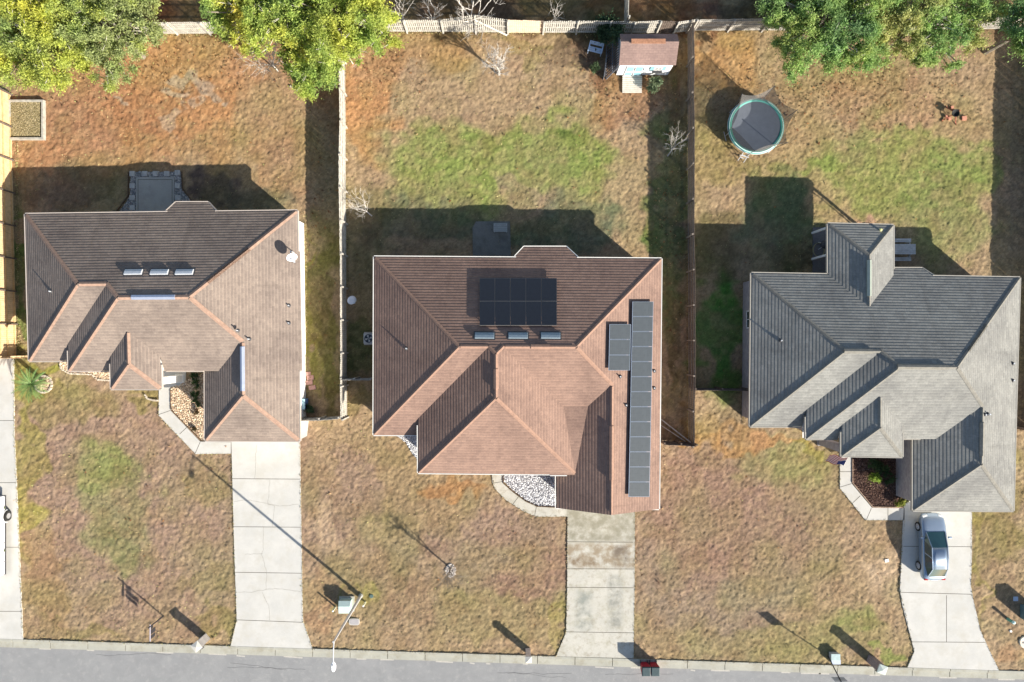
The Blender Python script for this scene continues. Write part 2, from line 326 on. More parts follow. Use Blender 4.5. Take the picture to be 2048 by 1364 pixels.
b = MB(); random.seed(8)
for k in range(9):
    x = random.uniform(0, 2000); off = random.uniform(24, 44); p = cl(x, off)
    for i in range(14):
        x += random.uniform(6, 14); off += random.uniform(-2, 2); q = cl(x, off); b.bar(Vector((p.x, p.y, -.088)), Vector((q.x, q.y, -.088)), .02, .004); p = q
meta(b.build('street_crack', mat('tar_crack', (.12, .12, .12), .9, .2, 5)), kind='structure')
def slab(name, poly, m, joints=(), cracks=(), z=.06):
    b = MB(); pts = [P(*p) for p in poly]; b.prism(pts, -.2, z); o = b.build(name, m); meta(o, kind='structure')
    if joints or cracks:
        b = MB()
        for (x0, y0, x1, y1) in joints: b.bar(P(x0, y0)+Vector((0, 0, z)), P(x1, y1)+Vector((0, 0, z)), .035, .008)
        j = b.build(name+'_joint', joint_m, o)
        if cracks:
            b = MB()
            for cr in cracks:
                pts = []
                for (ax, ay), (bx, by) in zip(cr[:-1], cr[1:]):
                    n = max(2, int(math.hypot(bx-ax, by-ay)/6))
                    for i in range(n): f = i/n; pts.append((ax+(bx-ax)*f+random.uniform(-1, 1), ay+(by-ay)*f+random.uniform(-1, 1)))
                pts.append(cr[-1])
                for p, q in zip(pts[:-1], pts[1:]): b.bar(P(*p)+Vector((0, 0, z)), P(*q)+Vector((0, 0, z)), .022, .006)
            b.build(name+'_crack', crack_m, o)
    return o
slab('driveway_far_left', [(-70, 700), (28, 718), (30, 870), (36, 1010), (47, 1279), (-70, 1276)], conc, [(-70, 841, 29, 841), (-70, 965, 33, 965), (-70, 1094, 40, 1094), (-70, 1222, 45, 1222)])
slab('driveway_left', [(463, 870), (600, 870), (604, 1110), (606, 1240), (626, 1299), (461, 1294), (474, 1240), (469, 1100)], conc,
     [(463, 957, 601, 958), (466, 1053, 603, 1054), (471, 1144, 605, 1146), (474, 1239, 606, 1244), (512, 882, 512, 883)],
     [[(513, 890), (510, 956)], [(540, 960), (536, 1008), (550, 1012), (545, 1052)], [(470, 1002), (500, 1000), (560, 1012), (598, 1008)], [(527, 1054), (527, 1100), (524, 1108), (534, 1145), (533, 1178)],
      [(476, 1183), (505, 1183), (540, 1177), (570, 1178), (602, 1183)], [(524, 1183), (538, 1210), (540, 1240)], [(490, 1108), (526, 1107)]])
slab('driveway_middle', [(1135, 1000), (1270, 1000), (1269, 1180), (1267, 1316), (1112, 1312), (1132, 1264), (1134, 1180)], conc_d,
     [(1135, 1083, 1266, 1084), (1134, 1174, 1267, 1175), (1133, 1263, 1267, 1265), (1134, 1137, 1267, 1137.5)])
slab('driveway_right', [(1808, 985), (1943, 985), (1943, 1100), (1941, 1172), (1946, 1200), (1960, 1260), (1978, 1300), (1998, 1341), (1814, 1334), (1828, 1302), (1822, 1280), (1804, 1210), (1799, 1180), (1803, 1100)], conc,
     [(1806, 1092, 1942, 1093), (1800, 1184, 1942, 1188), (1822, 1283, 1970, 1284), (1892, 1190, 1892, 1283)])
slab('walkway_left', [(319, 738), (372, 738), (372, 768), (341, 774), (341, 820), (401, 883), (463, 884), (463, 907), (392, 908), (318, 831)], conc,
     [(318, 829, 341, 821), (360, 868, 376, 853), (391, 907, 401, 884), (463, 884, 463, 907)])
slab('walkway_middle', [(984, 930), (1004, 930), (1006, 964), (1024, 982), (1048, 1000), (1072, 1012), (1135, 1015), (1135, 1033), (1072, 1033), (1046, 1022), (1012, 1000), (990, 978), (984, 962)], conc_d,
     [(985, 966, 1005, 963), (1025, 1009, 1037, 993), (1069, 1032, 1073, 1012)])
slab('walkway_right', [(1679, 890), (1702, 890), (1702, 966), (1743, 1015), (1808, 1016), (1808, 1040), (1730, 1040), (1679, 976)], conc,
     [(1679, 943, 1702, 943), (1679, 974, 1702, 967), (1705, 1005, 1720, 991), (1732, 1039, 1742, 1016), (1775, 1016, 1775, 1040)])
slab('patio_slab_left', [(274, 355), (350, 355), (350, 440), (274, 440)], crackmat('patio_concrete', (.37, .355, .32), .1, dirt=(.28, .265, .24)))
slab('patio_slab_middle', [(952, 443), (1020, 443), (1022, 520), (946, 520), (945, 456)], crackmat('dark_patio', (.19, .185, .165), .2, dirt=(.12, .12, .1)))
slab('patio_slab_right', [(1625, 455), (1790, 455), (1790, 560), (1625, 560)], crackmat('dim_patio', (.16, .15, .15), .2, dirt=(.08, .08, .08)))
slab('side_slab_left', [(598, 836), (618, 836), (614, 872), (598, 880)], conc)
# ------------------------------------------------------------------ garden beds and edging
rock_tan = attrmat('tan_rock', bump=.4, bscale=30); stone_m = mat('edging_stone', (.45, .39, .31), .9, .35, 5, bump=.4)
def pebbles(name, poly, cols, n, r0, r1, label, cat='gravel', z=.02, parent=None, ground=None):
    """loose rock over a polygon: one thing, its chips countless"""
    pts = [P(*p) for p in poly]; xs = [p.x for p in pts]; ys = [p.y for p in pts]
    def inside(x, y):
        c = False
        for i in range(len(pts)):
            a, b_ = pts[i], pts[i-1]
            if (a.y > y) != (b_.y > y) and x < (b_.x-a.x)*(y-a.y)/(b_.y-a.y)+a.x: c = not c
        return c
    V = []; Fc = []; Cc = []
    cnt = 0
    while cnt < n:
        x = random.uniform(min(xs), max(xs)); y = random.uniform(min(ys), max(ys))
        if not inside(x, y): continue
        cnt += 1; r = random.uniform(r0, r1); a0 = random.random()*6.28; k = len(V); zz = z+random.uniform(.03, .06)
        for j in range(5):
            a = a0+j*1.2566; rr = r*random.uniform(.7, 1.2); V.append((x+rr*math.cos(a), y+rr*math.sin(a), zz-r*.3))
        V.append((x+random.uniform(-.3, .3)*r, y+random.uniform(-.3, .3)*r, zz+r*.6)); c = random.choice(cols); q = random.uniform(.7, 1.2)
        Cc += [(c[0]*q, c[1]*q, c[2]*q, 1)]*6
        for j in range(5): Fc.append((k+j, k+(j+1) % 5, k+5))
    k = len(V); V += [(p.x, p.y, z+.03) for p in pts]; g = ground or cols[0]; Cc += [(g[0]*.7, g[1]*.7, g[2]*.7, 1)]*len(pts)
    idx = tuple(range(k, k+len(pts))); ar = sum(pts[i].x*pts[(i+1) % len(pts)].y-pts[(i+1) % len(pts)].x*pts[i].y for i in range(len(pts)))
    Fc.append(idx if ar > 0 else idx[::-1])
    me = bpy.data.meshes.new(name); me.from_pydata(V, [], Fc); me.materials.append(rock_tan)
    a = me.attributes.new('Col', 'FLOAT_COLOR', 'POINT'); a.data.foreach_set('color', [x for c in Cc for x in c])
    o = bpy.data.objects.new(name, me); C.objects.link(o); meta(o, label, cat, kind='stuff'); return o
WH = [(.85, .85, .84), (.7, .7, .72), (.5, .5, .52), (.28, .28, .3)]; TN = [(.62, .48, .33), (.5, .37, .25), (.72, .6, .45), (.32, .22, .15)]; MU = [(.10, .055, .04), (.14, .08, .06), (.07, .04, .035), (.2, .13, .1)]
pebbles('white_gravel', [(1007, 930), (1128, 930), (1128, 1013), (1075, 1011), (1050, 998), (1026, 980), (1008, 963)], WH, 3400, .035, .07, 'white gravel bed beside the middle front walkway', ground=(.45, .45, .46))
pebbles('white_gravel', [(790, 868), (842, 868), (842, 925), (826, 908), (812, 884)], WH, 1200, .035, .07, 'small wedge of white gravel in the corner of the brown-roofed house', ground=(.45, .45, .46))
pebbles('river_rock', [(343, 776), (420, 740), (440, 878), (404, 880), (343, 818)], TN, 3000, .04, .09, 'tan river rock bed inside the left front walkway', ground=(.5, .4, .28))
pebbles('mulch', [(1704, 880), (1800, 880), (1800, 1013), (1745, 1012), (1704, 964)], MU, 4500, .04, .08, 'dark brown mulch bed inside the right front walkway', 'mulch', ground=(.12, .07, .05))
pebbles('river_rock', [(120, 715), (240, 735), (240, 760), (196, 758), (186, 748), (140, 746), (121, 736)], TN, 1300, .04, .09, 'narrow tan rock border along the front of the left house', ground=(.55, .45, .32))
pebbles('river_rock', [(88+14*math.cos(a), 768+14*math.sin(a)) for a in [i*.5236 for i in range(12)]], TN, 420, .04, .08, 'round tan rock bed at the foot of the sago palm', ground=(.6, .5, .36))
pebbles('river_rock', [(236, 428), (262, 392), (262, 344), (362, 344), (364, 380), (384, 402), (420, 418), (440, 428)], [(.3, .3, .3), (.4, .38, .36), (.22, .22, .22), (.45, .44, .42)], 2600, .04, .09, 'grey rock border around the shaded patio of the left house', ground=(.3, .3, .3))
slab('patio_slab_left', [(274, 355), (350, 355), (350, 440), (274, 440)], MATS['patio_concrete'], [(278, 360, 346, 360), (278, 360, 278, 425), (346, 360, 346, 425)], z=.13)
# stepping pavers round that patio
paver_m = mat('paver', (.40, .39, .37), .9, .2, 4, bump=.2)
pv = [(266, 348), (291, 348), (312, 348), (335, 348), (356, 346), (266, 372), (266, 396), (356, 372), (357, 396), (266, 416)]
for i, (x, y) in enumerate(pv):
    L = ['corner paver at the upper left of the patio', 'second paver from the left in the top row', 'middle paver in the top row', 'fourth paver from the left in the top row', 'corner paver at the upper right of the patio',
         'upper paver on the left edge of the patio', 'middle paver on the left edge of the patio', 'upper paver on the right edge of the patio', 'lower paver on the right edge of the patio', 'lowest paver on the left edge, nearest the eave'][i]
    b = MB(); b.box(P(x, y)+Vector((0, 0, .09)), (.38, .38, .08)); meta(b.build('paver', paver_m, bevel=.01), 'square grey '+L, 'paver', 'grey pavers around the left patio')
def edging(path, label, r=.12, parent=None, mats=None, top=.12):
    b = MB(); pts = [P(*p) for p in path]
    for a, c in zip(pts[:-1], pts[1:]):
        n = max(1, int((c-a).length/(r*1.9)))
        for i in range(n):
            p = a.lerp(c, (i+.5)/n); q = random.uniform(.85, 1.15)
            b.box((p.x, p.y, top/2), (r*1.8*q, r*1.2*q, top*q+.03), math.atan2(c.y-a.y, c.x-a.x)+random.uniform(-.2, .2))
    return meta(b.build('stone_edging', mats or stone_m, bevel=.02), label, 'edging')
edging([(121, 726), (124, 738), (140, 747), (186, 749), (196, 759), (222, 761)], 'irregular stone edging along the front bed of the left house', .1)
edging([(88+17*math.cos(a), 768+17*math.sin(a)) for a in [i*.3927 for i in range(17)]], 'ring of pale stones around the sago palm', .11)
edging([(290, 788), (296, 797), (306, 800), (318, 801)], 'short curved stone edging left of the left front walkway', .1)
edging([(580, 172), (592, 178), (604, 180)], 'short row of pale stones under the big yellow tree', .12)
dk = mat('dark_edging', (.12, .08, .05), .9, .2, 8); brick_edge = mat('brick_edging', (.42, .30, .22), .9, .3, 8)
edging([(1006, 952), (1007, 966), (1026, 983), (1050, 1001), (1074, 1012), (1112, 1014)], 'low brown edging of the white gravel bed', .06, mats=dk)
edging([(1704, 917), (1704, 965), (1744, 1013), (1806, 1014)], 'low timber edging of the mulch bed', .05, mats=brick_edge)
edging([(342, 778), (343, 819), (404, 881), (460, 883)], 'thin dark edging of the tan rock bed', .04, mats=dk)
edging([(258, 345), (257, 392), (232, 426)], 'dark curved edging left of the shaded patio', .05, mats=dk)
edging([(364, 344), (366, 378), (386, 404), (446, 426)], 'dark curved edging right of the shaded patio', .05, mats=dk)

# ================================================================== HOUSES
class Plane:
    def __init__(s, a, b, h, p, n):      # eave line a-b (xy), height h, pitch p, n = inward unit normal
        s.a = a; s.h = h; s.p = p; s.n = n; s.d = Vector((b.x-a.x, b.y-a.y)).normalized()
    def __call__(s, x, y): return s.h+s.p*((x-s.a.x)*s.n.x+(y-s.a.y)*s.n.y)
    def coef(s): return (s.p*s.n.x, s.p*s.n.y, s.h-s.p*(s.a.x*s.n.x+s.a.y*s.n.y))
class Wing:
    def __init__(s, corners, h, edges):  # corners px clockwise from NW; edges N,E,S,W: pitch | None | Plane
        s.h = h; s.c = [Vector(P(x, y, h)[:2]) for x, y in corners]; s.pl = []; s.edges = edges
        cen = sum(s.c, Vector((0, 0)))/len(s.c); n = len(s.c)
        for i, e in enumerate(edges):
            if isinstance(e, (int, float)):
                a, b = s.c[i], s.c[(i+1) % n]; d = (b-a).normalized(); nr = Vector((-d.y, d.x))
                if nr.dot(cen-a) < 0: nr = -nr
                s.pl.append(Plane(a, b, h, e, nr))
            else: s.pl.append(e)
    def height(s, x, y): return min(p(x, y) for p in s.pl if p)
def cliphalf(poly, A, B, Cc, keep=1):     # keep A x + B y + C >= 0
    out = []
    for i in range(len(poly)):
        p, q = poly[i], poly[(i+1) % len(poly)]; dp = keep*(A*p[0]+B*p[1]+Cc); dq = keep*(A*q[0]+B*q[1]+Cc)
        if dp >= 0: out.append(p)
        if (dp > 0 > dq) or (dp < 0 < dq):
            t = dp/(dp-dq); out.append((p[0]+(q[0]-p[0])*t, p[1]+(q[1]-p[1])*t))
    return out
def area(p): return abs(sum(p[i][0]*p[(i+1) % len(p)][1]-p[(i+1) % len(p)][0]*p[i][1] for i in range(len(p))))/2 if len(p) > 2 else 0
def roofs(wings):
    faces = []
    for wi, W in enumerate(wings):
        for p in set([q for q in W.pl if q]):
            poly = [tuple(c) for c in W.c]; ci = p.coef()
            for q in W.pl:
                if q and q is not p:
                    cq = q.coef(); poly = cliphalf(poly, cq[0]-ci[0], cq[1]-ci[1], cq[2]-ci[2]) if len(poly) > 2 else []
            pieces = [poly] if area(poly) > 1e-4 else []
            for vj, V in enumerate(wings):
                if vj == wi: continue
                hp = []; n = len(V.c); cen = sum(V.c, Vector((0, 0)))/n     # half planes whose intersection is where V covers this plane
                for i in range(n):
                    a, b = V.c[i], V.c[(i+1) % n]; d = b-a; A, B = -d.y, d.x; Cc = -(A*a.x+B*a.y)
                    if A*cen.x+B*cen.y+Cc < 0: A, B, Cc = -A, -B, -Cc
                    hp.append((A, B, Cc))
                ok = True
                for q in set([z for z in V.pl if z]):
                    if q is p:
                        if vj > wi: ok = False
                        continue
                    cq = q.coef(); hp.append((cq[0]-ci[0], cq[1]-ci[1], cq[2]-ci[2]))
                if not ok: continue
                new = []
                for pc in pieces:
                    cur = pc
                    for (A, B, Cc) in hp:
                        if len(cur) < 3: break
                        o = cliphalf(cur, A, B, Cc, -1)
                        if area(o) > 1e-4: new.append(o)
                        cur = cliphalf(cur, A, B, Cc, 1)
                pieces = new
            for pc in pieces: faces.append((p, pc))
    return faces
def roofmesh(wings, m, parent):
    b = MB(); b.uv = []
    for p, pc in roofs(wings):
        ar = sum(pc[i][0]*pc[(i+1) % len(pc)][1]-pc[(i+1) % len(pc)][0]*pc[i][1] for i in range(len(pc)))
        if ar < 0: pc = pc[::-1]
        b.add([(x, y, p(x, y)) for x, y in pc], [tuple(range(len(pc)))])
        k = math.sqrt(1+p.p**2)
        b.uv += [((x-p.a.x)*p.d.x+(y-p.a.y)*p.d.y, ((x-p.a.x)*p.n.x+(y-p.a.y)*p.n.y)*k) for x, y in pc]
    return b.build('roof', m, parent)
def top(wings, x, y):
    h = 0
    for W in wings:
        ins = True; n = len(W.c); cen = sum(W.c, Vector((0, 0)))/n
        for i in range(n):
            a, b = W.c[i], W.c[(i+1) % n]; d = b-a; v = -d.y*(x-a.x)+d.x*(y-a.y); u = -d.y*(cen.x-a.x)+d.x*(cen.y-a.y)
            if v*u < 0: ins = False; break
        if ins: h = max(h, W.height(x, y))
    return h
def crest_ok(p, q, d, x, wings):
    s = Vector((-d.y, d.x)).normalized()*.12
    for sg in (1, -1):
        X, Y = x.x+s.x*sg, x.y+s.y*sg; m = min(p(X, Y), q(X, Y))
        if abs(top(wings, X, Y)-m) > .02: return False
    return True
def visible_runs(a, b, wings, eps=.03, test=None):
    N = max(8, int((b-a).length/.06)); runs = []; cur = None
    for i in range(N+1):
        p = a.lerp(b, i/N); v = top(wings, p.x, p.y) <= p.z+eps and (test is None or test(p))
        if v and cur is None: cur = p
        if (not v or i == N) and cur is not None:
            if (p-cur).length > .15: runs.append((cur, p))
            cur = None
    return runs
def ridges(wings):
    """every hip and ridge line: where two planes of a wing meet in a crest"""
    out = []
    for W in wings:
        pls = [p for p in W.pl if p]
        for i in range(len(pls)):
            for j in range(i+1, len(pls)):
                p, q = pls[i], pls[j]; a, b = p.coef(), q.coef(); A, B, Cc = a[0]-b[0], a[1]-b[1], a[2]-b[2]; L = math.hypot(A, B)
                if L < 1e-6: continue
                o = Vector((-A*Cc/L**2, -B*Cc/L**2)); d = Vector((-B/L, A/L)); t0, t1 = -200., 200.
                cons = []
                n = len(W.c); cen = sum(W.c, Vector((0, 0)))/n
                for k in range(n):
                    s, e = W.c[k], W.c[(k+1) % n]; dd = e-s; AA, BB = -dd.y, dd.x; CC = -(AA*s.x+BB*s.y)
                    if AA*cen.x+BB*cen.y+CC < 0: AA, BB, CC = -AA, -BB, -CC
                    cons.append((AA, BB, CC))
                for r in pls:
                    if r is p or r is q: continue
                    c = r.coef(); cons.append((c[0]-a[0], c[1]-a[1], c[2]-a[2]))
                for AA, BB, CC in cons:
                    f0 = AA*o.x+BB*o.y+CC; g = AA*d.x+BB*d.y
                    if abs(g) < 1e-9:
                        if f0 < -1e-6: t1 = t0-1
                        continue
                    t = -f0/g
                    if g > 0: t0 = max(t0, t)
                    else: t1 = min(t1, t)
                if t1-t0 > .3:
                    u, v = o+d*t0, o+d*t1; out.append((Vector((u.x, u.y, p(u.x, u.y))), Vector((v.x, v.y, p(v.x, v.y))), p, q))
    return out
def cap(b, a, c, p, q, w=.15):
    """two thin strips folded over a crest"""
    d = (c-a).normalized()
    for pl in (p, q):
        n = Vector((pl.n.x, pl.n.y, 0)); s = -(n-d*n.dot(d)); s = Vector((s.x, s.y, 0)).normalized()*w
        # side step down the slope
        o = []
        for e in (a, c):
            f = Vector((e.x+s.x, e.y+s.y, 0)); f.z = pl(f.x, f.y)+.03; o.append(f)
        b.add([a+Vector((0, 0, .045)), c+Vector((0, 0, .045)), o[1], o[0]], [(0, 1, 2, 3)])
def on(px, py, pl, off=0):
    h = 3
    for _ in range(30):
        p = P(px, py, h); h = pl(p.x, p.y)+off
    return P(px, py, h)
def window(parent, c, w, h, rz, glass, frame):
    f = MB(); M = Matrix.Rotation(rz, 3, 'Z')
    for dx, dz, sx, sz in ((0, h/2, w+.1, .08), (0, -h/2, w+.1, .08), (-w/2, 0, .08, h), (w/2, 0, .08, h), (0, 0, .05, h), (0, 0, w, .04)):
        f.box(Vector(c)+M @ Vector((dx, 0, dz)), (sx, .1, sz), rz)
    fo = f.build('window', frame, parent); g = MB(); g.box(c, (w, .05, h), rz); g.build('pane', glass, fo)
glass = mat('dark_glass', (.03, .04, .05), .08, .1, 2, spec=.8); white = mat('white_trim', (.78, .77, .74), .6, .05, 3)
metal = mat('galvanised', (.58, .60, .62), .45, .08, 4, metal=.15); darkm = mat('dark_metal', (.06, .06, .065), .5, .2, 5)
doorm = mat('garage_door_white', (.72, .70, .66), .6, .05, 3)
def house(label, wings, walls, roof_m, cap_m, fascia_m, wall_m, gab=None, fw=.06, cw=.15):
    cen = sum(wings[0].c, Vector((0, 0)))/4
    t = thing('house', (cen.x, cen.y, 0), label, 'house', 'single-storey houses in a row')
    roofmesh(wings, roof_m, t)
    # ridge and hip caps
    b = MB()
    for a, c, p, q in ridges([W for W in wings if len([x for x in W.pl if x]) > 1]):
        for u, v in visible_runs(a.lerp(c, .01), a.lerp(c, .99), wings, .03, lambda x: crest_ok(p, q, c-a, x, wings)): cap(b, u, v, p, q, cw)
    b.build('ridge_cap', cap_m, t)
    # fascia / gutter along visible eaves, soffits
    b = MB(); s = MB()
    for W in wings:
        n = len(W.c)
        if len([x for x in W.pl if x]) == 1 and W.pl[0] is not None and getattr(W, 'cricket', False): continue
        cen2 = sum(W.c, Vector((0, 0)))/n
        for i in range(n):
            a, c = W.c[i], W.c[(i+1) % n]; zf = lambda p: W.height(p.x, p.y)
            if getattr(W, 'skip', ()) and i in W.skip: continue
            d = (c-a).normalized(); o = Vector((-d.y, d.x))
            if o.dot(cen2-a) > 0: o = -o
            A = Vector((a.x+o.x*.02, a.y+o.y*.02, 0)); B = Vector((c.x+o.x*.02, c.y+o.y*.02, 0)); A.z = zf(a); B.z = zf(c)
            segs = [(A, B)]
            if W.edges[i] == 'G' : segs = []
            for u, v in [r for sg in segs for r in visible_runs(sg[0], sg[1], wings, .05, lambda q: top(wings, q.x+o.x*.1, q.y+o.y*.1) < q.z-.25)]:
                b.bar(u+Vector((o.x*fw/2, o.y*fw/2, -.09)), v+Vector((o.x*fw/2, o.y*fw/2, -.09)), fw, .19)
        z = min(W.height(p.x, p.y) for p in W.c)-.19
        s.add([(p.x, p.y, z-.002*wings.index(W)) for p in W.c], [tuple(range(n))])
    b.build('gutter', fascia_m, t); s.build('soffit', white, t)
    wb = MB()
    for k, (poly, h) in enumerate(walls):
        wb.prism([Vector((p[0], p[1])) for p in poly], 0, h)
    wo = wb.build('wall', wall_m, t)
    return t
def binset(W, d, k=0, cut=2.5):
    q = inset(W, d, k); q[1] = q[1]+(q[0]-q[1]).normalized()*cut; q[2] = q[2]+(q[3]-q[2]).normalized()*cut; return q
def inset(W, d, k=0):
    n = len(W.c); cen = sum(W.c, Vector((0, 0)))/n; d = d+.003*k
    out = []
    for i in range(n):
        a0, a1, a2 = W.c[i-1], W.c[i], W.c[(i+1) % n]
        def off(p, q):
            dd = (q-p).normalized(); o = Vector((-dd.y, dd.x))
            if o.dot(cen-p) < 0: o = -o
            return p+o*d, dd
        p, u = off(a0, a1); q, v = off(a1, a2); den = u.x*v.y-u.y*v.x; t = ((q.x-p.x)*v.y-(q.y-p.y)*v.x)/den; out.append(p+u*t)
    return out
PT = .5
def vent_box(parent, px, py, pl, L=1.15, Wd=.38, m=None):
    """low slant-back roof vent, its open side up the slope"""
    c = on(px, py, pl, 0); d = pl.d; n = pl.n; b = MB(); v = []
    for s in (-1, 1):
        for t_, z in ((-.5, .02), (-.5, .13), (-.1, .17), (.35, .17), (.5, .13), (.5, .02)):
            q = Vector((c.x+d.x*s*L/2+n.x*t_*Wd, c.y+d.y*s*L/2+n.y*t_*Wd, 0)); q.z = c.z+z+pl.p*t_*Wd; v.append(q)
    fs = [(0, 1, 2, 3, 4, 5), tuple(range(11, 5, -1))]+[(i, i+6, (i+1) % 6+6, (i+1) % 6) for i in range(6)]
    b.add(v, fs); fl = MB()
    q = [Vector((c.x+d.x*s*(L/2+.08)+n.x*t_*(Wd+.16), c.y+d.y*s*(L/2+.08)+n.y*t_*(Wd+.16), 0)) for s, t_ in ((-1, -.5), (1, -.5), (1, .5), (-1, .5))]
    for k in q: k.z = pl(k.x, k.y)+.02
    fl.add(q, [(0, 1, 2, 3)]); o = b.build('roof_vent', m or metal, parent, bevel=.02); fl.build('flashing', MATS['dark_metal'], o)
def pipe(parent, px, py, pl, h=.4, r=.045, m=None):
    c = on(px, py, pl, 0); b = MB(); b.tube([c, c+Vector((0, 0, h))], r, 10); o = b.build('vent_pipe', m or metal, parent)
    b = MB(); b.lathe(c, [(r*3, pl.p*0+.0), (r*2.2, .06), (r*1.1, .12)], 12); b.build('pipe_boot', MATS['dark_metal'], o)
def ridge_vent(parent, a, c, p, q, m, h=.05, w=.16):
    b = MB(); d = (c-a).normalized(); x = Vector((-d.y, d.x, 0)).normalized()
    for (u, v) in ((a, c),):
        vs = []
        for e in (u, v):
            vs += [e+x*w+Vector((0, 0, -.02)), e+x*w*.9+Vector((0, 0, h*.5)), e+Vector((0, 0, h+.05)), e-x*w*.9+Vector((0, 0, h*.5)), e-x*w+Vector((0, 0, -.02))]
        b.add(vs, [(0, 1, 6, 5), (1, 2, 7, 6), (2, 3, 8, 7), (3, 4, 9, 8), (4, 3, 2, 1, 0), (5, 6, 7, 8, 9)])
    b.build('ridge_vent', m, parent)
def ridge_pt(p, q, px=None, py=None):
    """point of the crest of planes p and q seen at column px or row py"""
    best = None
    if px is not None: it = [(px, y/2.0) for y in range(600, 2200)]
    else: it = [(x/2.0, py) for x in range(80, 4100)]
    for (x, y) in it:
        r = on(x, y, p, 0); e = abs(q(r.x, r.y)-r.z)
        if best is None or e < best[0]: best = (e, r)
    return best[1]
def dish(parent_or_none, base, top_, r, aim, name='satellite_dish', label=None):
    a = Vector(aim).normalized(); t = parent_or_none
    rot = a.to_track_quat('Z', 'Y').to_matrix(); b = MB(); prof = [(.001, 0), (r*.5, r*.06), (r, r*.24), (r, r*.28), (r*.5, r*.1), (.001, r*.04)]
    q = MB(); q.lathe((0, 0, 0), prof, 28); b.add([rot @ Vector(v)+Vector(top_) for v in q.v], q.f)
    d = b.build('satellite_dish' if t and t.name.startswith('house') else 'reflector', MATS.get('dish_white') or mat('dish_white', (.8, .8, .8), .4, .05, 3), t, smooth=True)
    par = d if t.name.startswith('house') else t
    b = MB(); b.tube([base, Vector(base)+Vector((0, 0, (top_[2]-base[2])*.8)), Vector(top_)-a*.04], .035, 8); b.build('mast', metal, par)
    b = MB(); k = Vector(top_)+rot @ Vector((0, -r*.9, r*.1)); e = Vector(top_)+a*r*1.2+rot @ Vector((0, -r*.35, 0)); b.tube([k, e], .018, 6); b.box(e, (.1, .1, .14)); b.build('receiver_arm', metal, par)
    return d

# ---- house left
sh1 = shingle('shingle_taupe', (.232, .188, .158), (.186, .150, .128), gap=.88)
cap1 = mat('ridge_orange_brown', (.32, .21, .155), .9, .2, 5)
sh2 = shingle('shingle_brown', (.238, .158, .125), (.195, .130, .105), gap=.88)
cap2 = mat('ridge_brown', (.30, .185, .135), .9, .15, 5)
sh3 = shingle('shingle_grey', (.222, .222, .208), (.178, .178, .168), gap=.8)
cap3 = mat('ridge_grey', (.20, .19, .165), .9, .2, 5)
bluemetal = mat('blue_grey_metal', (.38, .42, .52), .35, .08, 4, metal=.4)
wall1 = mat('white_siding', (.82, .80, .76), .7, .04, 2); wall2 = mat('tan_brick', (.34, .24, .19), .9, .25, 9, bump=.3)
def brickmat(name, c1, c2, mo):
    m = bpy.data.materials.new(name); m.use_nodes = True; t = m.node_tree; b = t.nodes['Principled BSDF']; b.inputs['Roughness'].default_value = .9
    g = nn(t, 'ShaderNodeNewGeometry').outputs['Position']; sx = nn(t, 'ShaderNodeSeparateXYZ'); t.links.new(g, sx.inputs[0])
    ad = nn(t, 'ShaderNodeMath', operation='ADD'); t.links.new(sx.outputs[0], ad.inputs[0]); t.links.new(sx.outputs[1], ad.inputs[1])
    cb = nn(t, 'ShaderNodeCombineXYZ'); t.links.new(ad.outputs[0], cb.inputs[0]); t.links.new(sx.outputs[2], cb.inputs[1])
    br = nn(t, 'ShaderNodeTexBrick'); br.inputs['Scale'].default_value = 1; br.inputs['Brick Width'].default_value = .22; br.inputs['Row Height'].default_value = .075
    br.inputs['Mortar Size'].default_value = .008; br.inputs['Color1'].default_value = c1; br.inputs['Color2'].default_value = c2; br.inputs['Mortar'].default_value = mo
    t.links.new(cb.outputs[0], br.inputs['Vector']); o = mixc(t, noise(t, 3, g), br.outputs[0], mixc(t, 1.0, br.outputs[0], (.7, .7, .75, 1), 'MULTIPLY')); t.links.new(o, b.inputs['Base Color'])
    MATS[name] = m; return m
wall3 = brickmat('grey_brick', (.30, .27, .27, 1), (.42, .39, .39, 1), (.45, .43, .42, 1))
wall2 = brickmat('brown_brick', (.34, .2, .15, 1), (.42, .28, .21, 1), (.5, .46, .4, 1))

A = Wing([(50, 428), (594, 421), (598, 722), (58, 722)], 2.9, [PT]*4)
E1 = Plane(Vector(P(594, 421, 2.9)[:2]), Vector(P(599, 882, 2.9)[:2]), 2.9, PT, None or Vector((0, 0)))
def eplane(a, b, h=2.9):
    a = Vector(P(*a, h)[:2]); b = Vector(P(*b, h)[:2]); d = (b-a).normalized(); n = Vector((d.y, -d.x))
    if n.x > 0: n = -n
    return Plane(a, b, h, PT, n)
E1 = eplane((594, 421), (599, 882)); A.pl[1] = E1
B = Wing([(131, 500), (594, 500), (598, 742), (137, 742)], 3.5, [A.pl[0], E1, PT, PT])
G = Wing([(409, 600), (596, 600), (599, 882), (410, 881)], 2.9, [None, E1, PT, PT]); G.skip = (0,)
D = Wing([(217, 600), (318, 600), (322, 778), (222, 778)], 4.0, [None, PT, PT, PT]); D.skip = (0,)
Y = Wing([(330, 427), (350, 404), (415, 404), (434, 425)], 2.62, [A.pl[0], None, None, None])
Y.c[0] = Vector(P(330, 424.5, 2.9)[:2]); Y.c[3] = Vector(P(434, 423.5, 2.9)[:2]); Y.skip = (3,)
B.skip = (0, 1); Wn1 = [A, B, G, D, Y]
h1 = house('left house with taupe shingle roof, orange ridge caps and white side wall', Wn1,
           [(inset(A, .4), 2.85), (binset(B, .4, 1), 3.3), (inset(G, .4, 2), 2.84), (inset(Wing([(347, 470), (352, 408), (413, 408), (418, 470)], 2.6, [None]*4), .25), 2.5)], sh1, cap1, mat('fascia_tan', (.46, .40, .35), .7, .05, 2), wall1)
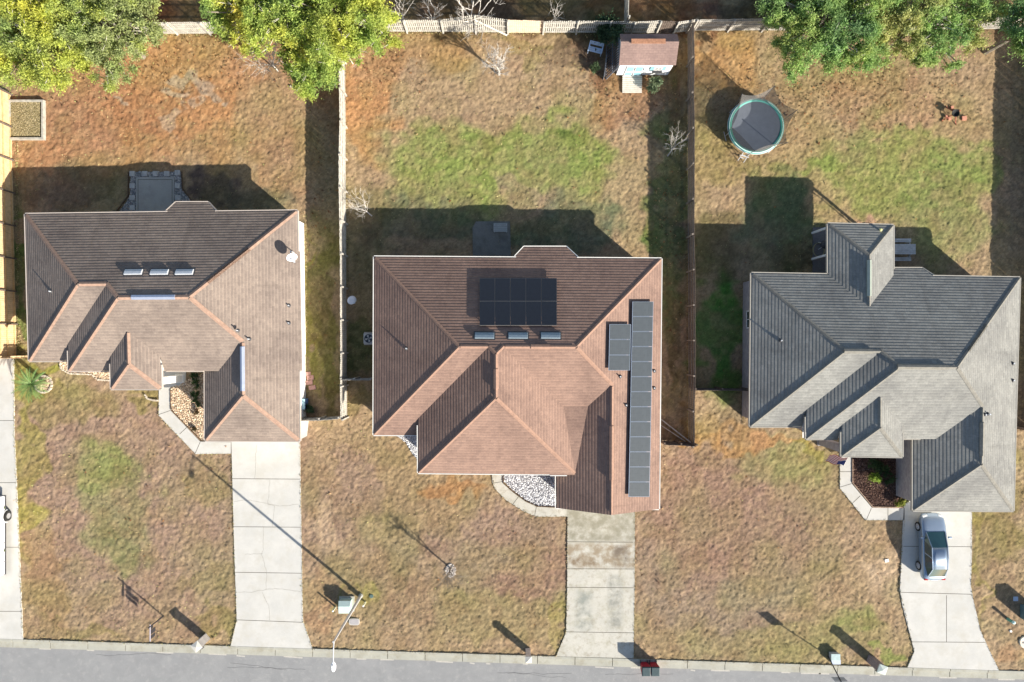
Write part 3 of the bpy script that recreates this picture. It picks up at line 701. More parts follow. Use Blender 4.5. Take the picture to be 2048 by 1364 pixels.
for x in (268, 320, 370): vent_box(h1, x, 544, A.pl[0])
for x, y, pl, hh in ((103, 583, A.pl[3], .25), (476, 661, B.pl[2], .25), (499, 678, E1, .3), (578, 611, E1, .2), (578, 646, E1, .2)): pipe(h1, x, y, pl, hh)
ridge_vent(h1, ridge_pt(A.pl[0], B.pl[2], px=263), ridge_pt(A.pl[0], B.pl[2], px=350), None, None, bluemetal)
ridge_vent(h1, ridge_pt(G.pl[3], E1, py=693), ridge_pt(G.pl[3], E1, py=782), None, None, bluemetal)
bs = on(572, 500, E1); tp = on(583, 513, E1, 1.0); dish(h1, on(588, 505, E1), tp, .36, (.45, -.75, .55))
for px_, py_ in ((361, 757),):
    c0 = P(px_, py_); c0.x = min(c0.x, inset(D, .4)[1].x) if px_ > 300 else c0.x; b = MB(); b.box((c0.x, c0.y, 1.85), (.48, .48, 3.7)); b.box((c0.x, c0.y, .1), (.6, .6, .2)); b.box((c0.x, c0.y, 3.62), (.58, .58, .12)); b.build('porch_column', wall1, h1)
0 and window(h1, (P(612, 560).x-.0+.02, P(612, 500).y, 1.5), 1.2, 1.0, R(90), glass, white)
gd = MB(); gw = inset(G, .4, 2); cx = (gw[2].x+gw[3].x)/2
for k in range(4): gd.box((cx, gw[2].y-.02, .3+k*.54), (4.8, .08, .52))
gd.build('garage_door', doorm, h1)
# ---- house middle
A = Wing([(748, 513), (1323, 517), (1319, 870), (747, 870)], 2.9, [PT]*4)
E2 = eplane((1323, 517), (1318, 1020)); A.pl[1] = E2
B = Wing([(835, 600), (1152, 600), (1152, 949), (836, 946)], 3.5, [A.pl[0], PT, PT, PT]); B.skip = (0,)
G = Wing([(1112, 700), (1321, 700), (1318, 1018), (1112, 1016)], 2.9, [None, E2, None, PT]); G.skip = (0,)
D = Wing([(1100, 700), (1230, 700), (1230, 950), (1100, 950)], 3.52, [None, None, .09, None]); D.cricket = True
Y = Wing([(1028, 515), (1048, 493), (1133, 493), (1157, 517)], 2.62, [A.pl[0], None, None, None]); Y.c[0] = Vector(P(1028, 515, 2.9)[:2]); Y.c[3] = Vector(P(1157, 516, 2.9)[:2]); Y.skip = (3,)
for W_ in (Y,):
    for i in (0, 3):   # keep the joint flush with the main eave line
        pl = A.pl[0]; q = W_.c[i]; dd = (q-pl.a).dot(pl.n); W_.c[i] = q-pl.n*dd
Wn2 = [A, B, G, D, Y]
gut = mat('white_gutter', (.75, .73, .68), .5, .04, 2)
h2 = house('middle house with brown shingle roof, white gutters and solar panels', Wn2,
           [(inset(A, .4), 2.85), (inset(B, .4, 1), 3.3), (inset(G, .4, 2), 2.84)], sh2, cap2, gut, wall2, fw=.05, cw=.12)
g0 = inset(G, .4, 3); apex = (g0[2]+g0[3])/2; b = MB()   # gable end over the garage
b.add([(g0[3].x, g0[3].y, 2.8), (g0[2].x, g0[2].y, 2.8), (g0[2].x, g0[2].y, G.height(g0[2].x, g0[2].y)-.05), (apex.x, apex.y, G.height(apex.x, apex.y)-.05), (g0[3].x, g0[3].y, G.height(g0[3].x, g0[3].y)-.05)], [(0, 1, 2, 3, 4)]); b.build('gable', wall2, h2)
gd = MB(); cx = apex.x
for k in range(4): gd.box((cx, g0[2].y-.03, .3+k*.54), (4.8, .08, .52))
gd.build('garage_door', doorm, h2)
for x in (969, 1036, 1101): vent_box(h2, x, 671, A.pl[0], 1.25, .4, mat('vent_blue_grey', (.24, .30, .34), .45, .08, 4, metal=.15))
for x, y, pl, hh in ((813, 697, A.pl[3], .22), (1240, 753, E2, .28), (1252, 810, E2, .2), (1308, 742, E2, .15), (1308, 776, E2, .15)): pipe(h2, x, y, pl, hh)
ridge_vent(h2, ridge_pt(A.pl[0], A.pl[2], px=1062), ridge_pt(A.pl[0], A.pl[2], px=1100), None, None, cap2, .05)
ridge_vent(h2, ridge_pt(B.pl[1], B.pl[3], py=738), ridge_pt(B.pl[1], B.pl[3], py=778), None, None, cap2, .05)
ridge_vent(h2, ridge_pt(G.pl[3], E2, py=852), ridge_pt(G.pl[3], E2, py=960), None, None, cap2, .05)
# solar panels: each module a part with its frame
def pvmat(name, cell, line, sp=.16):
    m = bpy.data.materials.new(name); m.use_nodes = True; t = m.node_tree; b = t.nodes['Principled BSDF']; b.inputs['Roughness'].default_value = .3; b.inputs['Specular IOR Level'].default_value = .4
    uv = nn(t, 'ShaderNodeUVMap').outputs[0]; br = nn(t, 'ShaderNodeTexBrick'); br.offset = 0; br.inputs['Scale'].default_value = 1; br.inputs['Brick Width'].default_value = sp; br.inputs['Row Height'].default_value = sp
    br.inputs['Mortar Size'].default_value = .003; br.inputs['Color1'].default_value = cell; br.inputs['Color2'].default_value = tuple(min(1, c*1.15) for c in cell[:3])+(1,); br.inputs['Mortar'].default_value = line
    t.links.new(uv, br.inputs['Vector']); t.links.new(br.outputs[0], b.inputs['Base Color']); MATS[name] = m; return m
pv_a = pvmat('pv_black', (.022, .024, .03, 1), (.03, .032, .04, 1)); pv_b = pvmat('pv_grey', (.048, .056, .062, 1), (.07, .078, .09, 1))
fr_a = mat('pv_frame_pale', (.19, .18, .17), .4, .05, 3, metal=.3); fr_b = mat('pv_frame_blue', (.26, .32, .42), .4, .05, 3, metal=.2)
def panel(parent, corners, th, cell, frame, lab=None):
    """corners: four world points; a module with a thin frame"""
    n = (corners[1]-corners[0]).cross(corners[3]-corners[0]).normalized()
    if n.z < 0: n = -n
    cen = sum(corners, Vector((0, 0, 0)))/4; b = MB(); b.uv = None; vs = [c-n*th for c in corners]+corners
    ins = [cen+(c-cen)*.975+n*.004 for c in corners]; b.add(vs, [(0, 3, 2, 1), (0, 1, 5, 4), (1, 2, 6, 5), (2, 3, 7, 6), (3, 0, 4, 7), (4, 5, 6, 7)])
    fo = b.build('solar_panel', frame, parent); g = MB(); g.add(ins, [(0, 1, 2, 3)]); L0 = (corners[1]-corners[0]).length; L1 = (corners[3]-corners[0]).length
    g.uv = [(0, 0), (L0, 0), (L0, L1), (0, L1)]; g.build('cell_sheet', cell, fo)
NP = A.pl[0]
def grid(x0, x1, y0, y1, nx, ny, pl, off, cell, frame, parent, skew=(0, 0), gap=.012, flat=None):
    a, b_, c, d = [on(*p, pl, off) for p in ((x0+skew[0], y1), (x1+skew[0], y1), (x1+skew[1], y0), (x0+skew[1], y0))]
    for i in range(nx):
        for j in range(ny):
            def q(u, v):
                return (a.lerp(b_, u)).lerp(d.lerp(c, u), v)
            u0, u1, v0, v1 = i/nx, (i+1)/nx, j/ny, (j+1)/ny; g1 = gap/(b_-a).length; g2 = gap/(d-a).length
            panel(parent, [q(u0+g1, v0+g2), q(u1-g1, v0+g2), q(u1-g1, v1-g2), q(u0+g1, v1-g2)], .04, cell, frame)
grid(959, 1114, 556, 651, 5, 2, NP, .19, pv_a, fr_a, h2)
for x in (965, 996, 1027, 1058, 1089, 1108):
    for y in (565, 610, 645):
        p = on(x, y, NP, .14); r_ = MB(); r_.bar(Vector((p.x, p.y, NP(p.x, p.y))), p, .04); r_.build('panel_stand', metal, h2)
grid(1265, 1307, 603, 994, 1, 13, E2, .26, pv_b, fr_b, h2, skew=(-8, 0))
grid(1219, 1262, 648, 741, 1, 3, E2, .26, pv_b, fr_b, h2, skew=(-2, 0))
# ---- house right
A = Wing([(1503, 546), (2040, 555), (2031, 853), (1500, 853)], 2.9, [PT]*4)
E3 = eplane((2040, 555), (2027, 1022)); A.pl[1] = E3
B = Wing([(1612, 650), (2037, 650), (2030, 878), (1612, 878)], 3.5, [A.pl[0], E3, PT, PT]); B.skip = (0, 1)
G = Wing([(1826, 760), (2033, 760), (2027, 1022), (1826, 1021)], 2.9, [None, E3, PT, PT]); G.skip = (0,)
D = Wing([(1683, 700), (1805, 700), (1805, 914), (1683, 912)], 4.0, [None, PT, PT, PT]); D.skip = (0,)
Nw = Wing([(1656, 447), (1787, 450), (1787, 620), (1656, 620)], 2.9, [PT, PT, None, PT]); Nw.skip = (2,)
Y = Wing([(1766, 549), (1790, 536), (1846, 536), (1869, 552)], 2.7, [A.pl[0], None, None, None]); Y.skip = (3,)
Y.c[0] = Vector(P(1766, 549, 2.9)[:2]); Y.c[3] = Vector(P(1869, 552, 2.9)[:2])
for i in (0, 3): q = Y.c[i]; Y.c[i] = q-A.pl[0].n*(q-A.pl[0].a).dot(A.pl[0].n)
Wn3 = [A, B, G, D, Nw, Y]
h3 = house('right house with grey shingle roof, grey brick walls and a rear porch wing', Wn3,
           [(inset(A, .4), 2.85), (binset(B, .4, 1), 3.3), (inset(G, .4, 2), 2.84)], sh3, cap3, mat('fascia_grey', (.34, .32, .28), .7, .05, 2), wall3, cw=.12)
for x, y, pl, hh in ((1561, 681, A.pl[3], .26), (1969, 829, E3, .2), (1975, 828, E3, .3), (2025, 727, E3, .2), (2025, 761, E3, .2)): pipe(h3, x, y, pl, hh)
yb = MB(); yb.lathe(on(1760, 460, Nw.pl[0]), [(.001, .2), (.07, .18), (.1, .1), (.07, .02), (.001, 0)], 14); yb.build('roof_ball', mat('yellow_ball', (.75, .72, .3), .6, .05, 3), h3)
ridge_vent(h3, ridge_pt(A.pl[0], A.pl[2], px=1688), ridge_pt(A.pl[0], A.pl[2], px=1746), None, None, cap3, .06)
ridge_vent(h3, ridge_pt(A.pl[0], B.pl[2], px=1795), ridge_pt(A.pl[0], B.pl[2], px=1896), None, None, cap3, .06)
ridge_vent(h3, ridge_pt(Nw.pl[1], Nw.pl[3], py=520), ridge_pt(Nw.pl[1], Nw.pl[3], py=592), None, None, mat('green_metal', (.36, .40, .34), .4, .08, 3, metal=.3), .07)
ridge_vent(h3, ridge_pt(G.pl[3], E3, py=845), ridge_pt(G.pl[3], E3, py=912), None, None, cap3, .06)
nwc = inset(Nw, .2)
for p in (nwc[0], nwc[1], Vector((nwc[0].x, P(0, 518).y))):
    b = MB(); b.box((p.x, p.y, 1.4), (.15, .15, 2.8)); b.build('porch_post', white, h3)
dc = inset(D, .42)
for p in (dc[3], dc[2]):
    b = MB(); b.box((p.x, p.y, 1.86), (.5, .5, 3.72)); b.box((p.x, p.y, .1), (.62, .62, .2)); b.build('porch_column', wall3, h3)
gd = MB(); gw = inset(G, .4, 2); cx = (gw[2].x+gw[3].x)/2
for k in range(4): gd.box((cx, gw[2].y-.02, .3+k*.54), (4.8, .08, .52))
gd.build('garage_door', doorm, h3)
window(h3, (inset(A, .4)[0].x-.02, P(0, 640).y, 1.5), 1.2, 1.1, R(90), glass, white)

# ================================================================== FENCES
wg = mat('weathered_wood', (.40, .375, .33), .9, .35, 5, bump=.3); wgl = mat('silver_wood', (.47, .445, .39), .9, .28, 5, bump=.3)
wbn = mat('brown_wood', (.135, .105, .085), .9, .4, 5, bump=.3); wor = mat('warm_lit_wood', (.62, .44, .25), .85, .2, 4, bump=.2); wnew = mat('new_pine', (.70, .53, .38), .85, .12, 4)  # wor: warmth of the low sun put into the colour
def fence(nodes, side, m, label, h=1.83, rail_m=None, post_m=None, group='wooden privacy fences', special={}, gap=.012, cat='fence', nopost=()):
    """nodes: (px, py[, lean to the left-hand normal in m]); side: +1 rails on the left of the run, -1 right"""
    N = [(P(n[0], n[1]), n[2] if len(n) > 2 else 0) for n in nodes]; t = thing('fence', N[0][0], label, cat, group)
    for k, ((a, la), (c, lc)) in enumerate(zip(N[:-1], N[1:])):
        d = c-a; L = d.length; d /= L; n = Vector((-d.y, d.x, 0)); cnt = max(1, round(L/.15)); w_ = L/cnt; b = MB(); mm, ex = special.get(k, (m, None)); g = gap if not ex else ex
        for i in range(cnt):
            f = (i+.5)/cnt; p = a.lerp(c, f); ln = la+(lc-la)*f+random.uniform(-.012, .012); hh = h+random.uniform(-.03, .03)
            b.bar(p+n*(-side*.012)+Vector((0, 0, .02)), p+n*(ln-side*.012)+Vector((0, 0, hh)), w_-g-random.uniform(0, .012), .02, up=n)
        b.build('picket_panel', mm, t)
        r = MB()
        for z in (.25, .95, 1.62):
            r.bar(a+n*(la*z/h+side*.03)+Vector((0, 0, z)), c+n*(lc*z/h+side*.03)+Vector((0, 0, z)), .045, .085)
        r.build('rail', rail_m or mm, t)
    for k, (a, la) in enumerate(N):
        if k in nopost: continue
        d = (N[min(k+1, len(N)-1)][0]-N[max(k-1, 0)][0]).normalized(); n = Vector((-d.y, d.x, 0))
        b = MB(); b.bar(a+n*side*.1, a+n*(la+side*.1)+Vector((0, 0, h+.06)), .1, .1); b.build('post', post_m or rail_m or m, t)
    return t
def run(x0, y0, x1, y1, step=66, jit=1.0):
    n = max(1, round(math.hypot(x1-x0, y1-y0)/step)); return [(x0+(x1-x0)*i/n+random.uniform(-jit, jit)*.5, y0+(y1-y0)*i/n, random.uniform(-.04, .04)) for i in range(n+1)]
random.seed(3)
# direction conventions: the left-hand normal of a run going east points north
fence(run(30, 70, 683, 66), -1, wgl, 'silver-grey back fence of the left yard, half hidden by yellow-green trees', gap=.045)
nd = [(683, 63, 0), (748, 63, 0), (815, 64, .02), (887, 64, .02), (952, 65, .42), (1016, 66, .1), (1086, 66, 0), (1152, 66, .02), (1215, 66, 0), (1262, 66, -.05), (1312, 67, .08), (1345, 66, -.05), (1382, 62, 0)]
fn = fence(nd, -1, wgl, 'weathered back fence of the middle yard with a bulging section and one new pine panel', gap=.045,
      special={5: (wnew, .004), 9: (wgl, .03), 4: (wgl, .055), 10: (wbn, .02)})
b = MB(); b.bar(P(952, 67)+Vector((0, .25, 1.55)), P(1014, 72)+Vector((0, 0, .1)), .12, .04); b.build('brace', wgl, fn)
fence(run(1386, 62, 2070, 58), -1, wg, 'grey back fence of the right yard running into the green trees', gap=.045)
fence(run(690, 64, 694, 834), 1, wgl, 'long fence between the left and middle yards, its silver side facing right', rail_m=wg, gap=.012)
fence(run(1377, 886, 1375, 66), -1 if False else 1, wbn, 'long brown fence between the middle and right yards with dark rails', gap=.02, rail_m=mat('grey_rail', (.22, .19, .16), .9, .3, 5))
fence(run(22, 190, 34, 714, 65), 1, wor, 'warm-lit fence left of the left house with dark post shadows', gap=.004, rail_m=mat('warm_lit_rail', (.56, .36, .17), .85, .2, 4), post_m=wbn)  # rails carry low-sun warmth; brown posts stand in for their thin dark shadows
fence([(-60, 716), (0, 716), (38, 715), (60, 715)], 1, wor, 'short return fence closing the far left yard beside its driveway')
fence([(612, 836), (652, 835), (690, 832)], 1, wg, 'short front fence between the left house and the long silver fence')
fence([(694, 757), (720, 757), (752, 757)], 1, wg, 'short side fence joining the long silver fence to the middle house')
fence([(1318, 882), (1350, 883), (1380, 885)], 1, wbn, 'short front gate fence at the right side of the middle house')
fence([(1378, 777), (1430, 777), (1484, 778)], 1, wbn, 'short side fence joining the brown fence to the right house')
fence([(2022, 855), (2062, 856)], 1, wbn, 'short front fence at the far right of the right house')
fence(run(2070, 54, 2058, 850), 1, wbn, 'long fence at the right edge of the right yard, casting a broad shadow')
fence([(1252, -60), (1250, -10), (1248, 56)], 1, wg, 'pale fence beyond the back fence, running away behind the shed')
b = MB(); fo = fn  # brace bars on the gate by the middle house
gt = thing('gate_brace', P(1330, 850), 'pale diagonal timber braces leaning by the short front gate fence', 'brace')
b = MB(); b.bar(P(1321, 838)+Vector((0, 0, .3)), P(1376, 882)+Vector((0, 0, .9)), .07); b.build('brace', wgl, gt)
b = MB(); b.bar(P(1321, 850)+Vector((0, 0, .2)), P(1366, 880)+Vector((0, 0, .7)), .05); b.build('brace', wgl, gt)

# ================================================================== TREES
leaf_m = attrmat('leaves', rough=.6, transl=.5); bark = mat('bark', (.22, .19, .15), .95, .3, 6, bump=.5); pale_bark = mat('pale_bark', (.50, .46, .41), .9, .25, 6)
def crown(c, rad, n, cols, seed, leaf=.13, lobes=26, name='crown', parent=None, flat=.8, inner=.55, soft=1.0):
    rg = np.random.default_rng(seed); c = np.array(c, float); rad = np.array(rad, float)
    # sprays of leaves: many small tufts through the crown volume, each a loose burst
    d = rg.normal(size=(lobes, 3)); d[:, 2] = np.abs(d[:, 2])*.9-.25; d /= np.linalg.norm(d, axis=1)[:, None]; rr = (inner+(1-inner)*rg.random(lobes)**.6)[:, None]
    edge = 1+.13*np.sin(np.arctan2(d[:, 1], d[:, 0])*5+seed)+.08*np.sin(np.arctan2(d[:, 1], d[:, 0])*11+seed*2); lc = c+d*rad*rr*edge[:, None]
    cols = list(cols)+[cols[0]] if len(cols) < 3 else cols
    lr = rg.uniform(.55, 1.5, lobes)*rad.mean()*(.95/lobes**.36)
    k = rg.integers(0, lobes, n); dd = rg.normal(size=(n, 3)); dd /= np.linalg.norm(dd, axis=1)[:, None]
    r = lr[k]*np.abs(rg.normal(.55, .36, n))*soft*(1+.5*np.sin(dd[:, 0]*9+k)*np.cos(dd[:, 1]*8+k*2)); p = lc[k]+dd*r[:, None]*np.array([1, 1, flat])
    s = leaf*rg.uniform(.5, 1.5, n); a = dd*.8+rg.normal(size=(n, 3))*.7; a /= np.linalg.norm(a, axis=1)[:, None]; b_ = rg.normal(size=(n, 3)); b_ -= a*(a*b_).sum(1)[:, None]; b_ /= np.linalg.norm(b_, axis=1)[:, None]
    v = np.stack([p-a*s[:, None], p+b_*s[:, None]*.4, p+a*s[:, None], p-b_*s[:, None]*.4], 1).reshape(-1, 3)
    # kind of foliage drifts over the crown
    nv = .6*vnoise(p[:, 0], p[:, 1], 1.7, seed+7)+.25*vnoise(p[:, 0]+9, p[:, 1]+5, .6, seed+8)+.15*rg.random(n); q = np.clip((nv-.2)/.6, 0, .999)*(len(cols)-1); q0 = np.floor(q).astype(int); fr = (q-q0)[:, None]; ca = np.array([x[:3] for x in cols])
    cc = 1.15*(ca[q0]*(1-fr)+ca[q0+1]*fr)*rg.uniform(.7, 1.3, n)[:, None]*(.82+.36*rg.random(lobes))[k][:, None]
    c4 = np.ones((n, 4, 4)); c4[:, :, :3] = cc[:, None, :]
    off = np.array(wloc(parent)) if parent else 0
    me = bpy.data.meshes.new(name); me.vertices.add(4*n); me.vertices.foreach_set('co', (v-off).astype('f').ravel())
    me.loops.add(4*n); me.loops.foreach_set('vertex_index', np.arange(4*n, dtype='i')); me.polygons.add(n); me.polygons.foreach_set('loop_start', (np.arange(n)*4).astype('i')); me.polygons.foreach_set('loop_total', np.full(n, 4, 'i'))
    me.update(); at = me.attributes.new('Col', 'FLOAT_COLOR', 'POINT'); at.data.foreach_set('color', c4.astype('f').ravel()); me.materials.append(leaf_m)
    o = bpy.data.objects.new(name, me); C.objects.link(o); o.parent = parent; return lc
def tree(px, py, hc, rad, n, cols, seed, label, group=None, leaf=.075, lobes=30, name='leafy_tree', cat='tree'):
    """px,py: where the crown centre shows; hc its height"""
    c = P(px, py, hc); t = thing(name, (c.x, c.y, 0), label, cat, group)
    lc = crown(c, rad, int(n*2.6), cols, seed, leaf, lobes*2, parent=t, inner=.25)
    b = MB(); top_ = Vector((c.x, c.y, hc-rad[2]*.2)); r0 = .05*hc*.5+.06; b.tube([(c.x, c.y, 0), (c.x+.1, c.y-.05, hc*.4), top_], [r0*1.3, r0, r0*.5], 8)
    for q in lc[::5]: b.tube([(c.x+.05, c.y, hc*.42), Vector(q)*.5+top_*.5-Vector((0, 0, .3)), Vector(q)], [r0*.5, r0*.3, .03], 5)
    random.seed(seed)
    for q in lc[1::4]:
        q = Vector(q)
        for _ in range(3): b.tube([q.lerp(top_, .35), q, q+Vector((random.uniform(-.5, .5), random.uniform(-.5, .5), random.uniform(0, .4)))], [.03, .02, .006], 3, cap=False, mi=1)
    b.build('trunk', [bark, pale_bark], t); return t
YG1 = [(.22, .30, .10), (.30, .37, .12), (.37, .42, .11), (.46, .50, .10), (.54, .52, .09)]
YG2 = [(.18, .28, .09), (.28, .38, .10), (.38, .45, .11), (.46, .49, .10), (.55, .48, .10)]
YG3 = [(.16, .26, .12), (.23, .36, .13), (.31, .43, .14), (.40, .47, .15), (.45, .46, .18)]
G1 = 'leafy trees along the back fences'
tree(60, 42, 6.0, (4.7, 4.5, 2.3), 56000, YG1, 1, 'big yellow-green tree filling the top left corner', G1, lobes=190)
tree(196, 44, 5.4, (3.8, 4.1, 2.1), 50000, [YG1[0], YG1[1], (.33, .37, .17), YG1[2], YG1[3]], 2, 'greener tree right of the big one in the top left corner', G1, lobes=170)
tree(525, 12, 6.0, (3.8, 3.3, 2.2), 42000, YG2, 3, 'wide green tree over the back fence, left of the silver fence', G1, lobes=170)
tree(672, 22, 6.2, (4.0, 3.7, 2.4), 52000, [YG2[1], YG2[2], YG2[3], YG2[4]], 4, 'bright yellow tree hanging over the corner of the silver fence', G1, lobes=170)
tree(626, 112, 4.0, (2.0, 2.7, 1.7), 24000, [YG2[0], YG2[1], YG2[3]], 5, 'smaller green tree whose tip covers the shaded strip', G1, lobes=80)
tree(1655, 40, 3.6, (4.4, 3.8, 1.9), 46000, YG3[:4], 6, 'dark green tree behind the trampoline yard at the back fence', G1, lobes=170)
tree(1850, 32, 3.4, (4.8, 3.6, 1.7), 40000, [YG3[1], YG3[2], YG3[4], (.42, .42, .16)], 7, 'paler olive tree right of the dark green one at the back fence', G1, lobes=170)
tree(2066, 45, 4.6, (2.0, 2.4, 2.0), 14000, YG3[:3], 8, 'dark green tree cut off by the right edge of the picture', G1)
def bare(px, py, h, spread, seed, label, depth=5, group=None, m=None, thick=.05, lean=(0, 0), cat='tree', name='bare_tree', n0=5, tl=.35):
    base = P(px, py); t = thing(name, base, label, cat, group); random.seed(seed); tr = MB(); br = MB()
    topp = base+Vector((lean[0]*.4, lean[1]*.4, h*tl)); tr.tube([base, topp], [thick*1.3, thick], 7)
    def grow(p, d, L, r, k):
        q = p+d*L*.5+Vector((random.uniform(-.1, .1), random.uniform(-.1, .1), 0))*L; e = q+(d+Vector((random.uniform(-.25, .25), random.uniform(-.25, .25), .12))).normalized()*L*.5
        br.tube([p, q, e], [r, r*.8, r*.6], 4 if k > 1 else 3, cap=False)
        if k <= 0: return
        for _ in range(random.choice((2, 3, 3))):
            nd = (d+Vector((random.gauss(0, .55), random.gauss(0, .55), random.gauss(.05, .3)))).normalized(); grow(p.lerp(e, random.uniform(.5, 1)), nd, L*random.uniform(.55, .8), r*.6, k-1)
    for i in range(n0):
        a = i*6.283/n0+random.uniform(-.4, .4); d = Vector((math.cos(a)*spread+lean[0]*.3, math.sin(a)*spread+lean[1]*.3, 1)).normalized(); grow(topp-Vector((0, 0, random.uniform(0, h*.1))), d, h*.30, thick*.62, depth-1)
    tr.build('trunk', m or pale_bark, t); br.build('branches', m or pale_bark, t); return t
bare(998, 149, 3.6, .42, 12, 'small pale leafless tree on the lawn below the back fence', 5, tl=.3, thick=.075, n0=7)
bare(901, 1136, 3.5, .16, 5, 'slim leafless sapling in the middle front lawn', 5, tl=.3, thick=.05, m=bark, n0=5)
bare(1335, 312, 3.2, .45, 9, 'leafless grey tree in the shaded strip by the brown fence', 4, lean=(.6, .9), tl=.18, thick=.04)
bare(744, 432, 3.3, .65, 21, 'leafless pale shrub by the silver fence at the edge of the house shadow', 5, lean=(-1.0, .8), tl=.1, thick=.035, cat='shrub', name='bare_shrub')
bare(808, 40, 3.4, .5, 31, 'leafless grey shrub behind the back fence, leftmost of three', 4, 'leafless trees behind the back fence', tl=.15, name='bare_shrub', cat='shrub')
bare(868, 42, 3.2, .5, 32, 'leafless grey shrub behind the back fence, middle of three', 4, 'leafless trees behind the back fence', tl=.15, name='bare_shrub', cat='shrub')
bare(942, 46, 5.0, .8, 33, 'spreading leafless tree behind the bulging fence section', 5, 'leafless trees behind the back fence', tl=.2, thick=.09)
bare(1108, 52, 3.4, .3, 34, 'small leafless tree behind the back fence left of the shed', 3, 'leafless trees behind the back fence', tl=.3, thick=.03)
bare(556, 142, 4.4, .6, 41, 'pale twiggy shrub poking out left of the yellow tree', 4, tl=.3, n0=16, name='bare_shrub', cat='shrub', thick=.04)
bare(706, 128, 4.6, .6, 42, 'pale twiggy shrub poking out right of the silver fence top', 4, tl=.3, n0=16, name='bare_shrub', cat='shrub', thick=.03)
bare(1770, 80, 5.0, .5, 43, 'grey twiggy tree between the two trees at the right back fence', 5, tl=.4, thick=.05)
bare(1708, 452, 1.95, .05, 44, 'thin bare stake behind the rear porch, throwing a long shadow', 2, tl=.8, thick=.04, m=bark, n0=2, cat='stake', name='garden_stake')
bare(590, 335, 2.6, .3, 45, 'faint twig sapling left of the shaded side strip', 3, tl=.2, thick=.015) if False else None
def shrub(px, py, r, h, n, cols, seed, label, leaf=.07, group=None, name='shrub', cat='shrub'):
    c = P(px, py); t = thing(name, c, label, cat, group); crown((c.x, c.y, h*.6), (r, r, h*.45), n, cols, seed, leaf, 9, 'foliage', t, inner=.2)
    b = MB()
    for i in range(4): b.tube([c, c+Vector((random.uniform(-.5, .5)*r, random.uniform(-.5, .5)*r, h*.7))], [.02, .008], 5)
    b.build('stem', bark, t)
DGc = [(.05, .09, .05), (.07, .12, .06), (.04, .07, .04)]
shrub(1216, 74, 1.0, 1.9, 5000, DGc, 51, 'dark green bush between the shed and the back fence', .1)
shrub(1190, 139, .4, .7, 1100, [(.16, .22, .1), (.1, .15, .08)], 52, 'small green bush at the left foot of the trellis')
shrub(1303, 172, .55, .9, 1500, [(.2, .24, .14), (.12, .17, .09)], 53, 'spiky grey-green bush right of the shed ramp', .09)
shrub(1305, 178, .3, .6, 500, [(.3, .32, .2)], 54, 'pale low tuft in front of the spiky bush by the shed ramp', .1)
MC = [(.05, .09, .04), (.08, .13, .05)]; ONE = 1
for i, (x, y, r, L) in enumerate([(1742, 926, .5, 'dark bush in the mulch bed just below the porch roof'), (1760, 934, .45, 'dark bush in the mulch bed, right of the topmost one'), (1772, 952, .4, 'dark bush in the shade of the mulch bed, lowest of the dark ones')]):
    shrub(x, y, r, .7, 900, MC, 60+i, L, group='dark bushes in the mulch bed')
shrub(1744, 952, .38, .7, 900, [(.22, .34, .05), (.3, .4, .08)], 64, 'bright lime-green plant at the shadow edge of the mulch bed')
shrub(1795, 1006, .35, .6, 900, [(.28, .3, .06), (.16, .2, .06)], 65, 'yellow-green plant in the lower right corner of the mulch bed')
shrub(1802, 996, .3, .5, 500, [(.12, .08, .06), (.09, .1, .04)], 66, 'small brown bush in the corner of the mulch bed')
for i, (x, y) in enumerate([(392, 752), (396, 768), (396, 788), (398, 804)]):
    shrub(x, y, .3, .5, 420, MC, 70+i, ['topmost of the four dark round bushes left of the garage', 'second from the top of the four dark bushes left of the garage', 'third from the top of the four dark bushes left of the garage', 'lowest of the four dark round bushes left of the garage'][i], group='dark bushes by the left garage wall')
for i, (x, y) in enumerate([(396, 822), (394, 858)]):
    shrub(x, y, .22, .35, 260, [(.16, .08, .05), (.12, .1, .05)], 76+i, ['reddish low plant in the sunny part of the tan rock bed', 'small brown plant low in the tan rock bed near the walkway corner'][i])
# sago palm
def palm():
    c = P(92, 765); t = thing('sago_palm', c, 'sago palm with arching dark green fronds beside the far left driveway', 'palm'); h = 1.45
    b = MB(); b.tube([c, c+Vector((0, 0, h*.5)), c+Vector((0, 0, h))], [.17, .15, .13], 12); b.build('trunk', mat('palm_trunk', (.2, .14, .09), .95, .4, 12, bump=.6), t)
    b = MB(); random.seed(4)
    for k in range(34):
        a = k*2.399; el = .15+.95*(k/34); L = random.uniform(1.1, 1.5); p = c+Vector((0, 0, h)); d = Vector((math.cos(a)*math.cos(el), math.sin(a)*math.cos(el), math.sin(el))); pts = [p]
        for s in range(8): d = (d+Vector((0, 0, -.13))).normalized(); p = p+d*L/8; pts.append(p)
        side = Vector((-math.sin(a), math.cos(a), 0))
        for i in range(1, 8):
            for sg in (-1, 1):
                for q in (0, .5):
                    o = pts[i].lerp(pts[i+1], q); dd = (pts[i+1]-pts[i]).normalized(); e = o+(side*sg*.8+dd*.5).normalized()*.26*(1-abs(i-3.5)/5)+Vector((0, 0, .02)); b.add([o-dd*.022, o+dd*.022, e], [(0, 1, 2)])
        b.tube(pts, [.014]*8+[.004], 3, cap=False)
    b.build('frond', mat('palm_green', (.13, .22, .06), .55, .35, 8, spec=.4), t)
palm()

